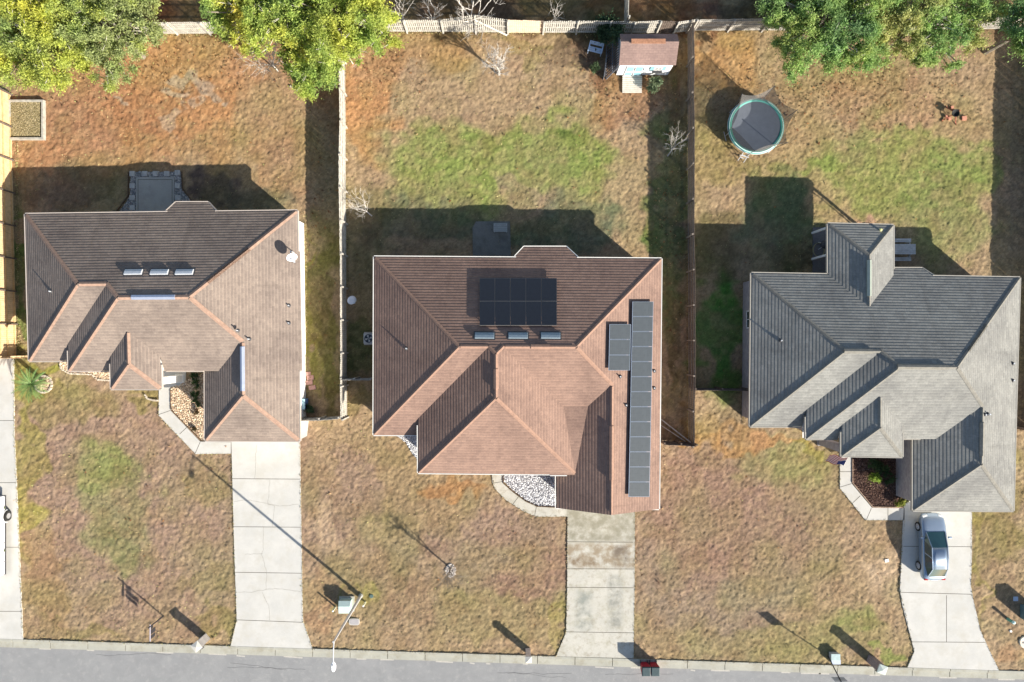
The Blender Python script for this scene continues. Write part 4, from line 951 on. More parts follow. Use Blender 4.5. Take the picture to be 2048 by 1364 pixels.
# ================================================================== YARD OBJECTS
def shed():
    h = 2.2; hr = 3.1; e = [P(1238, 55, h+.15), P(1355, 57, h+.15), P(1351, 131, h), P(1237, 130, h)]
    g = P(1296, 120); t = thing('garden_shed', (g.x, g.y, 0), 'white and pale blue garden shed with a brown shingle roof', 'shed')
    xl, xr = P(1238, 0, h).x+.0, P(1352, 0, h).x; ys = P(0, 130, h).y; yr = P(0, 83, hr).y; yn = yr+(yr-ys)*.62; hn = hr-(hr-h)*.62
    b = MB(); b.uv = []
    for (y0, z0, y1, z1) in ((ys, h, yr, hr), (yr, hr, yn, hn)):
        b.add([(xl, y0, z0), (xr, y0, z0), (xr, y1, z1), (xl, y1, z1)], [(0, 1, 2, 3)]); L = math.hypot(y1-y0, z1-z0); b.uv += [(0, 0), (xr-xl, 0), (xr-xl, L), (0, L)]
        b.add([(xl, y0, z0-.06), (xl, y1, z1-.06), (xr, y1, z1-.06), (xr, y0, z0-.06)], [(0, 1, 2, 3)]); b.uv += [(0, 0)]*4
    for x in (xl, xr):
        for (y0, z0, y1, z1) in ((ys, h, yr, hr), (yr, hr, yn, hn)): b.add([(x, y0, z0), (x, y1, z1), (x, y1, z1-.06), (x, y0, z0-.06)], [(0, 1, 2, 3)]); b.uv += [(0, 0)]*4
    b.build('roof', shingle('shed_shingle', (.235, .165, .145), (.2, .14, .125), gap=.7, row=.16), t)
    b = MB(); b.bar((xl+.7, yr, hr+.06), (xr-.95, yr, hr+.06), .3, .07); b.build('ridge_vent', mat('rusty_vent', (.34, .17, .1), .7, .3, 6), t)
    wx0, wx1 = P(1236, 0).x-.2+.1, P(1343, 0).x-.15; wx0 = xl+.12; wx1 = xr-.12; wy0 = P(0, 156).y; wy1 = yn-.12; wy0 = max(wy0, ys+.12) if False else ys+.1
    sh = mat('shed_white', (.80, .82, .82), .6, .04, 3); bl = mat('shed_pale_blue', (.26, .50, .58), .6, .08, 4)
    b = MB(); zt = lambda y: h+(y-ys)/(yr-ys)*(hr-h) if y < yr else hr-(y-yr)/(yn-yr)*(hr-hn)
    for x in (wx0, wx1): b.add([(x, wy0, .15), (x, wy1, .15), (x, wy1, zt(wy1)-.07), (x, yr, hr-.07), (x, wy0, zt(wy0)-.07)], [(0, 1, 2, 3, 4)])
    b.add([(wx0, wy0, .15), (wx1, wy0, .15), (wx1, wy0, zt(wy0)-.07), (wx0, wy0, zt(wy0)-.07)], [(0, 1, 2, 3)]); b.add([(wx0, wy1, .15), (wx1, wy1, .15), (wx1, wy1, zt(wy1)-.07), (wx0, wy1, zt(wy1)-.07)], [(0, 1, 2, 3)])
    b.build('wall', sh, t); b = MB(); b.box(((wx0+wx1)/2, (wy0+wy1)/2, .07), (wx1-wx0-.1, wy1-wy0-.1, .14)); b.build('skid', wbn, t)
    W = wx1-wx0
    for i in range(2):
        cx = wx0+W*(.22+.17*i); d = MB(); d.box((cx, wy0-.03, 1.0), (W*.155, .05, 1.6)); do = d.build('door', sh, t)
        p = MB(); p.box((cx, wy0-.065, 1.38), (W*.12, .02, .7)); p.box((cx, wy0-.065, .52), (W*.12, .02, .5)); p.build('door_panel', bl, do)
        q = MB(); q.box((cx+W*.083, wy0-.07, 1.35), (.04, .03, .45)); q.box((cx+W*.083, wy0-.07, .5), (.04, .03, .25)); q.build('hinge', darkm, do)
    window(t, (wx0+W*.74, wy0-.03, 1.45), .5, .45, 0, glass, white)
    for s in (-1, 1):
        b = MB(); b.box((wx0+W*.74+s*.42, wy0-.05, 1.45), (.26, .04, .52)); b.build('shutter', bl, t)
    b = MB(); b.box((wx0+W*.74, wy0-.12, 1.08), (.7, .16, .14)); b.build('window_box', darkm, t)
    # ramp
    x0, x1, ya, yb = P(1243, 0).x, P(1284, 0).x, wy0-.05, P(0, 187).y; x0 = wx0+W*.12; x1 = wx0+W*.50; b = MB(); n = 9
    yb = P(0, 187).y
    for i in range(n):
        f = (i+.5)/n; y = ya+(yb-ya)*f; b.box(((x0+x1)/2, y, .20-.1*f), (x1-x0, abs(yb-ya)/n-.03, .035))
    ro = b.build('ramp', mat('ramp_wood', (.60, .56, .48), .85, .15, 4), t); b = MB()
    for x in (x0+.06, x1-.06): b.bar((x, ya, .12), (x, yb, .04), .05, .08)
    b.build('stringer', wbn, ro)
shed()
# trellis leaning against the shed
def trellis():
    a, c = P(1212, 158), P(1213, 92); up = P(1238, 132, 1.9), P(1238, 74, 1.9); t = thing('trellis', a, 'dark grey wooden trellis panel leaning on the left wall of the shed', 'trellis'); fr = MB(); sl = MB()
    q = lambda u, v: a.lerp(c, u).lerp(up[0].lerp(up[1], u), v)
    for (u0, v0, u1, v1) in ((0, 0, 1, 0), (0, 1, 1, 1), (0, 0, 0, 1), (1, 0, 1, 1), (0, .5, 1, .5)): fr.bar(q(u0, v0), q(u1, v1), .08, .05)
    for i in range(1, 12): sl.bar(q(i/12, 0), q(i/12, 1), .07, .015)
    for i in range(1, 6): sl.bar(q(0, i/6), q(1, i/6), .03, .03)
    m = mat('shade_blue_wood', (.16, .17, .19), .9, .25, 6); fr.build('frame', m, t); sl.build('slats', mat('dark_slat', (.07, .07, .08), .9, .3, 6), t)  # frame wood carries the bluish cast of the shade in its colour
    b = MB(); p0, p1 = P(1206, 160), P(1211, 118); b.bar(p0+Vector((0, 0, .4)), p1+Vector((0, 0, .4)), .04, .8); b.build('kick_board', m, t)
trellis()
def bench():
    t = thing('garden_bench', P(1190, 101), 'pale blue-grey wooden bench in the shade left of the shed', 'bench'); m = mat('bench_blue', (.45, .55, .68), .7, .1, 5); L = 1.05
    s = MB(); 
    for i in range(3): s.box((0, -.28+i*.13, .45), (L, .11, .03))
    bk = MB()
    for i in range(3): bk.box((0, .17+i*.03, .6+i*.13), (L, .03, .11))
    for o_, n in ((s, 'seat'), (bk, 'backrest')):
        o = MB(); o.v = [(v[0]+t.location.x, v[1]+t.location.y, v[2]) for v in o_.v]; o.f = o_.f; o.m = o_.m; o.build(n, m, t)
    for x in (-.48, .48):
        for y, z in ((-.32, .45), (.16, .95)):
            b = MB(); b.box((t.location.x+x, t.location.y+y, z/2), (.06, .06, z)); b.build('leg', m, t)
        b = MB(); b.box((t.location.x+x, t.location.y-.1, .66), (.09, .52, .03)); b.build('armrest', m, t)
    t.rotation_euler = (0, 0, R(-14))
bench()
def trampoline():
    r = 2.02; hm = .85; c = P(1512, 252, hm); c.z = 0; t = thing('trampoline', c, 'round trampoline with a green and white rim and a sagging safety net', 'trampoline')
    fm = metal; cyan = mat('pad_green', (.06, .30, .22), .6, .25, 2, col2=(.14, .38, .34), dscale=.8); 
    b = MB(); b.lathe(c, [(.001, hm-.03), (r*.9, hm)], 48); b.build('jumping_mat', mat('mat_blue_grey', (.12, .135, .16), .6, .08, 3), t)
    b = MB(); b.lathe(c, [(r*.87, hm+.01), (r*.9, hm+.05), (r*.985, hm+.04), (r, hm)], 48); po = b.build('rim_pad', cyan, t, smooth=True)
    b = MB(); b.lathe(c, [(r*.945, hm+.052), (r*.95, hm+.062), (r*.962, hm+.06), (r*.967, hm+.046)], 48); b.build('pad_stripe', mat('pad_pale', (.72, .85, .80), .5, .05, 3), po)
    b = MB(); b.tube([c+Vector((r*1.0*math.cos(a), r*1.0*math.sin(a), hm-.05)) for a in [i*math.pi/24 for i in range(49)]], .03, 6, cap=False); b.build('frame_ring', fm, t)
    tops = []; lean = {1: .25, 0: .2}
    for k in range(6):
        a = math.radians(14+60*k); o = Vector((math.cos(a), math.sin(a), 0)); leg = MB(); leg.tube([c+o*r+Vector((0, 0, hm-.05)), c+o*(r+.02)+Vector((0, 0, .02))], .025, 6)
        s = Vector((-o.y, o.x, 0)); leg.tube([c+o*(r+.02)-s*.35+Vector((0, 0, .03)), c+o*(r+.02)+s*.35+Vector((0, 0, .03))], .025, 6); leg.build('leg', fm, t)
        tp = c+o*(r+.28)+Vector((0, 0, 2.6 if k in (0, 1, 2) else 2.4)); tops.append(tp); p = MB(); p.tube([c+o*(r+.05)+Vector((0, 0, .3)), tp], .022, 6); p.lathe(tp, [(.001, .06), (.04, .04), (.04, 0)], 8); p.build('net_pole', mat('pole_black', (.05, .05, .055), .5, .1, 3), t)
    # net: panels sag inwards between poles
    b = MB(); n = 8
    for k in range(6):
        A_, B_ = tops[k], tops[(k+1) % 6]; a0 = math.radians(14+60*k)
        vs = []
        for j in range(6):
            v = j/5
            for i in range(n+1):
                u = i/n; a = a0+math.radians(60)*u; low = c+Vector((math.cos(a)*r*.93, math.sin(a)*r*.93, hm+.05)); hi = A_.lerp(B_, u); sag = 4*u*(1-u); cen = Vector((c.x, c.y, hi.z)); hi = hi+(cen-hi)*.10*sag-Vector((0, 0, .35*sag)); vs.append(low.lerp(hi, v))
        fs = [(j*(n+1)+i, j*(n+1)+i+1, (j+1)*(n+1)+i+1, (j+1)*(n+1)+i) for j in range(5) for i in range(n)]; b.add(vs, fs)
    nm = bpy.data.materials.new('safety_net'); nm.use_nodes = True; tt = nm.node_tree; bs = tt.nodes['Principled BSDF']; bs.inputs['Base Color'].default_value = (.13, .125, .12, 1); bs.inputs['Roughness'].default_value = .9
    tr = nn(tt, 'ShaderNodeBsdfTransparent'); mx = nn(tt, 'ShaderNodeMixShader'); mx.inputs[0].default_value = .6; tt.links.new(tr.outputs[0], mx.inputs[1]); tt.links.new(bs.outputs[0], mx.inputs[2]); tt.links.new(mx.outputs[0], tt.nodes['Material Output'].inputs[0])
    b.build('safety_net', nm, t, smooth=True)
    l = MB(); o = Vector((-.35, -1, 0)).normalized(); s = Vector((-o.y, o.x, 0))
    for d in (-.22, .22): l.bar(c+o*(r+.05)+s*d+Vector((0, 0, hm)), c+o*(r+.45)+s*d, .04)
    for z in (.25, .55): l.bar(c+o*(r+.33-z*.3)-s*.22+Vector((0, 0, z)), c+o*(r+.33-z*.3)+s*.22+Vector((0, 0, z)), .05)
    l.build('ladder', metal, t)
trampoline()
# fire bowl with bricks
def firebowl():
    c = P(1902, 231); t = thing('fire_bowl', c, 'small black fire bowl on rusty legs in the right back yard', 'fire bowl'); rust = mat('rust', (.36, .13, .08), .8, .3, 8)
    b = MB(); b.lathe(c, [(.001, .34), (.18, .38), (.27, .5), (.28, .56), (.25, .55), (.15, .45), (.001, .42)], 20); b.build('bowl', mat('char_black', (.02, .02, .02), .8, .3, 6), t)
    for k in range(4):
        a = k*1.57+.5; l = MB(); l.tube([c+Vector((math.cos(a)*.2, math.sin(a)*.2, .4)), c+Vector((math.cos(a)*.62, math.sin(a)*.62, .03)), c+Vector((math.cos(a)*.78, math.sin(a)*.78, .03))], .04, 6); l.build('leg', rust, t)
    red = mat('red_block', (.52, .24, .16), .85, .15, 8)
    for i, (x, y, s, L) in enumerate([(1927, 237, .34, 'square orange-red slab lying right of the fire bowl'), (1898, 238, .22, 'small reddish block just below the fire bowl'), (1903, 215, .2, 'small reddish block just above the fire bowl'), (1891, 233, .16, 'smallest reddish block left of the fire bowl')]):
        p = P(x, y); b = MB(); b.box((p.x, p.y, .07), (s, s*.9, .1), .1*i); meta(b.build('paving_block', red, bevel=.01), L, 'block', 'red blocks around the fire bowl')
firebowl()
# raised bed
def raised():
    x0, x1, y0, y1 = P(23, 0).x, P(90, 0).x, P(0, 279).y, P(0, 204).y; t = thing('raised_bed', ((x0+x1)/2, (y0+y1)/2, 0), 'square timber raised bed full of dry grass by the left fence', 'planter'); m = mat('bed_timber', (.38, .36, .31), .9, .25, 5)
    for (cx, cy, sx, sy) in (((x0+x1)/2, y0, x1-x0+.14, .14), ((x0+x1)/2, y1, x1-x0+.14, .14), (x0, (y0+y1)/2, .14, y1-y0-.14), (x1, (y0+y1)/2, .14, y1-y0-.14)):
        b = MB(); b.box((cx, cy, .15), (sx, sy, .30)); b.build('board', m, t)
    o = pebbles('dry_grass_fill', [(25, 206), (88, 206), (88, 277), (25, 277)], [(.30, .24, .13), (.24, .20, .10), (.36, .30, .18), (.17, .14, .07)], 6000, .03, .075, None, z=.13, ground=(.3, .25, .12))
    for k in ('category', 'kind'):
        if k in o: del o[k]
    o.name = 'grass_fill'; o.parent = t; o.location = (-t.location.x, -t.location.y, 0)
raised()
def acunit(px, py, label):
    c = P(px, py); t = thing('air_conditioner', c, label, 'air conditioner'); g = mat('ac_beige', (.55, .54, .50), .6, .08, 4)
    b = MB(); b.box((c.x, c.y, .06), (.95, .95, .12)); b.build('pad', conc, t); b = MB(); b.box((c.x, c.y, .48), (.74, .74, .72)); bo = b.build('cabinet', g, t, bevel=.03)
    b = MB(); b.lathe((c.x, c.y, .845), [(.31, 0), (.31, .03), (.28, .03), (.28, 0)], 24); b.build('fan_ring', darkm, bo); b = MB(); b.lathe((c.x, c.y, .846), [(.001, 0), (.28, 0)], 24); b.build('fan_well', mat('fan_dark', (.05, .06, .07), .8, .1, 4), bo)
    f = MB(); 
    for k in range(4): a = k*1.57; f.add([(c.x, c.y, .86), (c.x+.25*math.cos(a), c.y+.25*math.sin(a), .865), (c.x+.25*math.cos(a+.6), c.y+.25*math.sin(a+.6), .855)], [(0, 1, 2)])
    f.build('fan_blade', g, bo)
acunit(742, 677, 'square air conditioner beside the left wall of the middle house')
acunit(622, 808, 'grey air conditioner in the shade behind the left garage wall') if False else None
t = thing('ground_satellite_dish', P(712, 602), 'white satellite dish on a post beside the long silver fence', 'satellite dish'); g = P(712, 602)
dish(t, g, g+Vector((-.02, .02, 1.35)), .33, (.5, -.45, .75))
# covered bin beside left house, the blue shade there put into its colour
t = thing('shade_blue_bin', P(612, 806), 'covered bin coloured like the blue shade against the white wall of the left house', 'bin'); c = t.location
b = MB(); b.box((c.x-.08, c.y, .45), (.5, .7, .9)); b.build('body', mat('bin_shade_blue', (.12, .22, .42), .6, .1, 3), t, bevel=.04); b = MB(); b.box((c.x-.08, c.y, .94), (.56, .76, .08)); b.build('lid', mat('lid_shade_teal', (.30, .48, .55), .5, .1, 3), t, bevel=.02)
shrub(620, 818, .4, .8, 900, DGc, 90, 'dark bush between the covered bin and the short front fence')
# red pavers beside the left house
rp = mat('red_paver', (.46, .26, .22), .9, .15, 6); random.seed(2)
for i, (x, y, L) in enumerate([(615, 748, 'topmost'), (621, 755, 'second from the top'), (619, 765, 'third from the top'), (625, 775, 'lowest')]):
    b = MB(); p = P(x, y); b.box((p.x, p.y, .05), (.5, .32, .06), .05*i); meta(b.build('red_paver', rp, bevel=.01), L+' of the red pavers by the left house wall', 'paver', 'red pavers by the left house')
# patio table, middle
t = thing('patio_table', P(1001, 457), 'small grey slatted table on the dark middle patio', 'table'); c = t.location; b = MB()
for i in range(5): b.box((c.x, c.y-.26+i*.13, .45), (1.0, .11, .03))
b.build('tabletop', mat('grey_slat', (.30, .31, .29), .8, .1, 4), t)
for sx in (-.44, .44):
    for sy in (-.26, .26): b = MB(); b.box((c.x+sx, c.y+sy, .215), (.05, .05, .43)); b.build('leg', metal, t)
# picnic table, right
t = thing('picnic_table', P(1796, 501), 'grey plank picnic table with two benches beside the rear porch wing', 'picnic table'); c = t.location; pw = mat('picnic_wood', (.42, .42, .41), .9, .2, 5); b = MB()
for i in range(5): b.box((c.x, c.y-.3+i*.15, .74), (1.7, .135, .035))
b.build('tabletop', pw, t)
for s in (-1, 1):
    b = MB()
    for k in (-.07, .07): b.box((c.x-.1, c.y+s*.68+k, .44), (1.6, .12, .035))
    b.build('bench', pw, t)
for s in (-1, 1):
    b = MB(); b.bar((c.x+s*.6, c.y-.28, .72), (c.x+s*.6, c.y-.6, 0), .08); b.bar((c.x+s*.6, c.y+.28, .72), (c.x+s*.6, c.y+.6, 0), .08); b.bar((c.x+s*.6, c.y-.72, .4), (c.x+s*.6, c.y+.72, .4), .08); b.build('leg_frame', pw, t)
# grill + hose under rear porch
t = thing('kettle_grill', P(1640, 492), 'black covered grill in the shade left of the rear porch', 'grill'); c = t.location; b = MB(); b.lathe(c, [(.001, .55), (.2, .6), (.3, .75), (.3, .82), (.2, .97), (.001, 1.02)], 20); b.build('bowl', darkm, t, smooth=True)
for k in range(3): a = k*2.094; b = MB(); b.tube([c+Vector((.15*math.cos(a), .15*math.sin(a), .62)), c+Vector((.32*math.cos(a), .32*math.sin(a), 0))], .02, 6); b.build('leg', metal, t)
b = MB(); c = P(1636, 500); b.tube([c+Vector((.35*math.cos(a)*(1+.02*a), .5*math.sin(a), .1+.004*a)) for a in [i*.3 for i in range(60)]], .018, 5); meta(b.build('garden_hose', mat('hose_tan', (.3, .27, .15), .6, .1, 4)), 'coiled tan garden hose beside the black grill', 'hose')
# utility boxes, bollards, covers
def box_thing(name, px, py, size, m, label, cat, lidm=None, rz=0, group=None, lid=.05, z0=0):
    c = P(px, py); t = thing(name, c, label, cat, group); b = MB(); b.box((c.x, c.y, z0+size[2]/2), size); b.build('body', m, t, bevel=.02)
    b = MB(); b.box((c.x, c.y, z0+size[2]+lid/2), (size[0]+.05, size[1]+.05, lid)); b.build('lid', lidm or m, t, bevel=.015); t.rotation_euler = (0, 0, rz); return t
ug = mat('utility_green', (.36, .47, .43), .6, .06, 3)
def transformer():
    c = P(694, 1207); t = thing('transformer_box', c, 'pale green transformer box under the tall street light', 'transformer'); b = MB(); b.box((c.x, c.y, .35), (.82, .85, .7)); b.build('cabinet', ug, t, bevel=.03)
    b = MB(); h0, h1 = .7, .84; b.add([(c.x-.44, c.y-.45, h0), (c.x+.44, c.y-.45, h0), (c.x+.44, c.y+.45, h0), (c.x-.44, c.y+.45, h0), (c.x-.42, c.y-.40, h1-.06), (c.x+.42, c.y-.40, h1-.06), (c.x+.42, c.y+.1, h1), (c.x-.42, c.y+.1, h1)], [(0, 1, 5, 4), (1, 2, 6, 5), (2, 3, 7, 6), (3, 0, 4, 7), (4, 5, 6, 7)]); b.build('lid', mat('lid_green_pale', (.46, .57, .53), .6, .05, 3), t)
    b = MB(); b.box((c.x, c.y, .04), (1.1, 1.1, .1)); b.build('pad', conc_k, t)
transformer()
for i, (x, y, L) in enumerate([(671, 1214, 'short pale bollard left of the green transformer box'), (731, 1204, 'short pale bollard right of the green transformer box')]):
    c = P(x, y); t = thing('bollard', c, L, 'bollard', 'bollards beside the transformer'); b = MB(); b.tube([c, c+Vector((0, 0, .75))], .06, 12); b.build('post', mat('bollard_cream', (.72, .70, .5), .7, .1, 3), t); b = MB(); b.lathe(c+Vector((0, 0, .75)), [(.07, 0), (.06, .04), (.001, .06)], 12); b.build('cap', white, t)
t = thing('meter_cover', P(709, 1243), 'oblong grey utility cover set in the grass below the transformer', 'utility cover'); c = t.location
pp = [(c.x+.34*math.copysign(abs(math.cos(a))**.5, math.cos(a))*1.15, c.y+.22*math.copysign(abs(math.sin(a))**.5, math.sin(a))*1.1) for a in [i*.3927 for i in range(16)]]
b = MB(); b.prism(pp, -.05, .09); b.build('rim', mat('cover_pale', (.5, .47, .42), .8, .1, 4), t); b = MB(); b.prism([(c.x+(x-c.x)*.85, c.y+(y-c.y)*.82) for x, y in pp], .02, .10); b.build('plate', mat('cover_grey', (.36, .34, .34), .7, .1, 5), t)
t = thing('valve_cover', P(743, 1192), 'small dark green valve cover right of the street light', 'utility cover'); c = t.location; b = MB(); b.lathe(c, [(.001, .08), (.13, .08), (.15, .04), (.15, -.02)], 16); b.build('lid', mat('valve_green', (.08, .13, .12), .6, .1, 4), t)
# street light
def streetlight():
    c = P(722, 1191); hh = 7.75; t = thing('street_light', c, 'tall grey street light with a long arm reaching over the road', 'street light'); m = mat('pole_alu', (.62, .62, .62), .45, .05, 3, metal=.3)
    b = MB(); b.tube([c, c+Vector((0, 0, .12))], .17, 12); b.build('base', conc_k, t)
    b = MB(); b.tube([c+Vector((0, 0, .1)), c+Vector((0, 0, hh*.5)), c+Vector((0, 0, hh))], [.115, .09, .06], 12); b.build('pole', m, t)
    p = c+Vector((0, 0, hh-.15)); b = MB(); b.tube([p, p+Vector((0, -.4, .12)), p+Vector((0, -1.0, .16)), p+Vector((.01, -1.28, .17))], [.045, .038, .032, .03], 8); b.build('arm', m, t)
    q = p+Vector((0, -1.45, .16)); b = MB(); vs = []; pr = [(-.38, .05, .03), (-.25, .15, .09), (0, .17, .1), (.15, .12, .08), (.24, .05, .05)]
    for (y, w_, z) in pr: vs += [q+Vector((-w_, y, -z*.5)), q+Vector((-w_*.6, y, z*.7)), q+Vector((w_*.6, y, z*.7)), q+Vector((w_, y, -z*.5))]
    fs = [(i*4+k, i*4+(k+1) % 4, i*4+4+(k+1) % 4, i*4+4+k) for i in range(4) for k in range(4)]+[(3, 2, 1, 0), (16, 17, 18, 19)]; b.add(vs, fs); lo = b.build('lamp_head', mat('lamp_white', (.8, .8, .8), .4, .04, 3), t, smooth=False, bevel=.01)
    b = MB(); b.lathe(q+Vector((0, .05, .09)), [(.001, .09), (.04, .08), (.04, 0)], 8); b.build('photocell', m, lo)
    b = MB(); b.box(q+Vector((0, -.05, -.07)), (.2, .35, .03)); b.build('lens', glass, lo)
streetlight()
# mailboxes
bm_p = brickmat('mailbox_brick_pale', (.56, .52, .46, 1), (.62, .57, .52, 1), (.6, .58, .55, 1)); bm_d = brickmat('mailbox_brick_dark', (.22, .15, .14, 1), (.3, .22, .2, 1), (.4, .38, .36, 1))
def mailbox(px, py, s, h, rz, m, capm, label):
    c = P(px, py); t = thing('brick_mailbox', c, label, 'mailbox', 'brick mailboxes along the kerb'); b = MB(); b.box((c.x, c.y, h/2), (s, s, h)); b.build('column', m, t)
    b = MB(); b.box((c.x, c.y, h+.04), (s+.1, s+.1, .08)); q = (s+.1)/2; b.add([(c.x-q, c.y-q, h+.08), (c.x+q, c.y-q, h+.08), (c.x+q, c.y+q, h+.08), (c.x-q, c.y+q, h+.08), (c.x, c.y, h+.17)], [(0, 1, 4), (1, 2, 4), (2, 3, 4), (3, 0, 4)]); b.build('cap', capm, t)
    b = MB(); n = 8; vs = []
    for y in (-s/2-.14, -s/2+.05):
        vs += [(c.x-.09, c.y+y, h*.68), (c.x+.09, c.y+y, h*.68)]+[(c.x+.09*math.cos(a), c.y+y, h*.68+.1+.09*math.sin(a)) for a in [i*math.pi/6 for i in range(7)]]
    k = 9; b.add(vs, [tuple(range(k))[::-1], tuple(range(k, 2*k))]+[(i, (i+1) % k, k+(i+1) % k, k+i) for i in range(k)]); d = b.build('letter_box', darkm, t)
    b = MB(); b.box((c.x+.1, c.y-s/2-.06, h*.68+.13), (.012, .02, .12)); b.build('flag', mat('flag_red', (.5, .04, .03), .5, .1, 3), d)
    t.rotation_euler = (0, 0, rz)
mailbox(411, 1276, .52, 1.35, R(38), bm_p, mat('cap_pale', (.52, .50, .45), .8, .06, 4), 'pale brick mailbox turned at an angle by the left driveway')
mailbox(1056, 1301, .36, 1.4, R(2), mat('white_post_paint', (.62, .55, .5), .8, .15, 5), mat('cap_cream', (.55, .53, .47), .8, .06, 4), 'slim mailbox column by the middle front lawn')
mailbox(1741, 1318, .52, 1.55, R(-20), bm_d, mat('cap_greenish', (.48, .53, .48), .8, .06, 4), 'dark brick mailbox between the signpost and the right driveway')
# bins
for i, (x, L) in enumerate([(1287, 'red wheeled bin with a dark lid at the kerb, left one'), (1305, 'red wheeled bin with a dark lid at the kerb, right one')]):
    c = P(x, 1329); t = thing('wheeled_bin', c, L, 'bin', 'red wheeled bins at the kerb'); red = mat('bin_red', (.30, .015, .03), .5, .1, 3); lid = mat('bin_lid', (.045, .07, .075), .45, .15, 5)
    b = MB(); b.add([c+Vector(v) for v in ((-.24, -.26, .05), (.24, -.26, .05), (.24, .22, .05), (-.24, .22, .05), (-.3, -.34, 1.0), (.3, -.34, 1.0), (.3, .3, 1.0), (-.3, .3, 1.0))], [(3, 2, 1, 0), (4, 5, 6, 7), (0, 1, 5, 4), (1, 2, 6, 5), (2, 3, 7, 6), (3, 0, 4, 7)]); b.build('body', red, t)
    b = MB(); b.add([c+Vector(v) for v in ((-.32, -.37, 1.0), (.32, -.37, 1.0), (.32, .32, 1.0), (-.32, .32, 1.0), (-.28, -.32, 1.08), (.28, -.32, 1.08), (.28, .28, 1.1), (-.28, .28, 1.1))], [(3, 2, 1, 0), (4, 5, 6, 7), (0, 1, 5, 4), (1, 2, 6, 5), (2, 3, 7, 6), (3, 0, 4, 7)]); b.build('lid', lid, t, bevel=.02)
    b = MB(); b.tube([c+Vector((-.27, .36, .98)), c+Vector((.27, .36, .98))], .02, 6); b.build('handle', red, t)
    for s in (-1, 1): b = MB(); b.tube([c+Vector((s*.22, .26, .12)), c+Vector((s*.28, .26, .12))], .12, 14); b.build('wheel', darkm, t)
# for-sale style post
def signpost():
    c = P(327, 1232); h = 2.1; t = thing('yard_sign_post', c, 'thin black yard sign post with an arm and hanging panels in the left front lawn', 'sign post'); m = mat('sign_black', (.03, .03, .035), .5, .1, 4); gm = mat('sign_arm_sunlit', (.38, .36, .42), .6, .1, 4)  # arm painted paler than the black post for the sun on it
    b = MB(); b.bar(c, c+Vector((0, 0, h)), .07); b.build('post', m, t); b = MB(); b.bar(c+Vector((0, .14, h-.25)), c+Vector((0, -1.05, h-.25)), .05); b.build('arm', gm, t)
    for y, z0, z1, w_ in ((-.15, h-.38, h-.62, .2), (-.45, h-.38, h-.95, .3), (-.8, h-.38, h-.9, .24)):
        b = MB(); b.box((c.x, c.y+y, (z0+z1)/2), (.03, w_, z0-z1)); p = b.build('hanging_panel', m, t); b = MB(); b.bar((c.x, c.y+y, z0), (c.x, c.y+y, h-.26), .012); b.build('chain', m, p)
signpost()
def street_sign():
    c = P(1656, 1312); h = 2.85; tp = c+Vector((-.37, -.55, h)); t = thing('sign_pole', c, 'leaning thin black pole with a small panel, beside the kerb and the pale utility box', 'sign'); m = MATS['sign_black']
    b = MB(); b.tube([c, tp], .04, 8); b.build('pole', m, t); b = MB(); q = c.lerp(tp, .86); b.box(q+Vector((0, -.04, 0)), (.86, .03, .7)); b.build('panel', mat('sign_back', (.45, .46, .47), .5, .05, 3), t)
street_sign()
box_thing('utility_pedestal', 1666, 1309, (.62, .42, .38), mat('ped_pale', (.45, .44, .42), .6, .1, 4), 'pale double-lidded utility box beside the kerb, upper half', 'utility box', mat('ped_teal', (.34, .44, .44), .5, .12, 5), group='twin pale utility boxes', rz=0)
box_thing('utility_pedestal', 1667, 1319, (.62, .3, .36), MATS['ped_pale'], 'pale double-lidded utility box beside the kerb, lower half', 'utility box', mat('ped_blue', (.42, .47, .56), .5, .12, 5), group='twin pale utility boxes')
# right edge utilities
box_thing('utility_cabinet', 2052, 1222, (.9, 1.0, 1.1), mat('cab_dark', (.1, .16, .18), .6, .1, 4), 'dark utility cabinet at the right edge casting a wide shadow', 'utility box')
box_thing('meter_cover', 2030, 1197, (.3, .28, .06), MATS['ped_blue'], 'small pale meter lid above the dark cabinet shadow', 'utility cover', lid=.02)
t = thing('cable_pedestal', P(2015, 1238), 'short green cable pedestal with a domed cap near the right edge', 'utility post'); c = t.location; b = MB(); b.tube([c, c+Vector((0, 0, .6))], .11, 14); b.build('post', mat('ped_green', (.12, .36, .28), .5, .1, 3), t); b = MB(); b.lathe(c+Vector((0, 0, .6)), [(.13, 0), (.11, .07), (.001, .12)], 14); b.build('cap', mat('cap_mint', (.5, .7, .65), .5, .05, 3), t)
b = MB(); b.lathe(P(2021, 1262), [(.001, .07), (.08, .07), (.1, 0)], 10); meta(b.build('marker_stone', white), 'small white marker stone below the green pedestal', 'stone')
t = thing('manhole_cover', P(2050, 1284), 'round cream utility lid at the right edge of the lawn', 'utility cover'); c = t.location; b = MB(); b.lathe(c, [(.001, .09), (.42, .09), (.46, .05), (.46, -.02)], 24); b.build('lid', mat('cover_cream', (.68, .60, .48), .8, .1, 4), t); b = MB(); b.lathe(c+Vector((-.2, 0, .095)), [(.001, 0), (.08, 0)], 10); b.build('pick_hole', darkm, t)
b = MB(); c = P(1773, 1121); b.box((c.x, c.y, .03), (.28, .22, .06), .2); meta(b.build('concrete_chip', white), 'small white concrete piece on the worn grass left of the car', 'debris')
# tree ring of pale soil
pebbles('pale_soil', [(901+11*math.cos(a), 1141+14*math.sin(a)) for a in [i*.5236 for i in range(12)]], [(.5, .46, .42), (.38, .33, .28), (.6, .56, .52)], 260, .03, .06, 'patch of pale soil around the slim sapling', 'soil', z=-.01, ground=(.42, .36, .3))
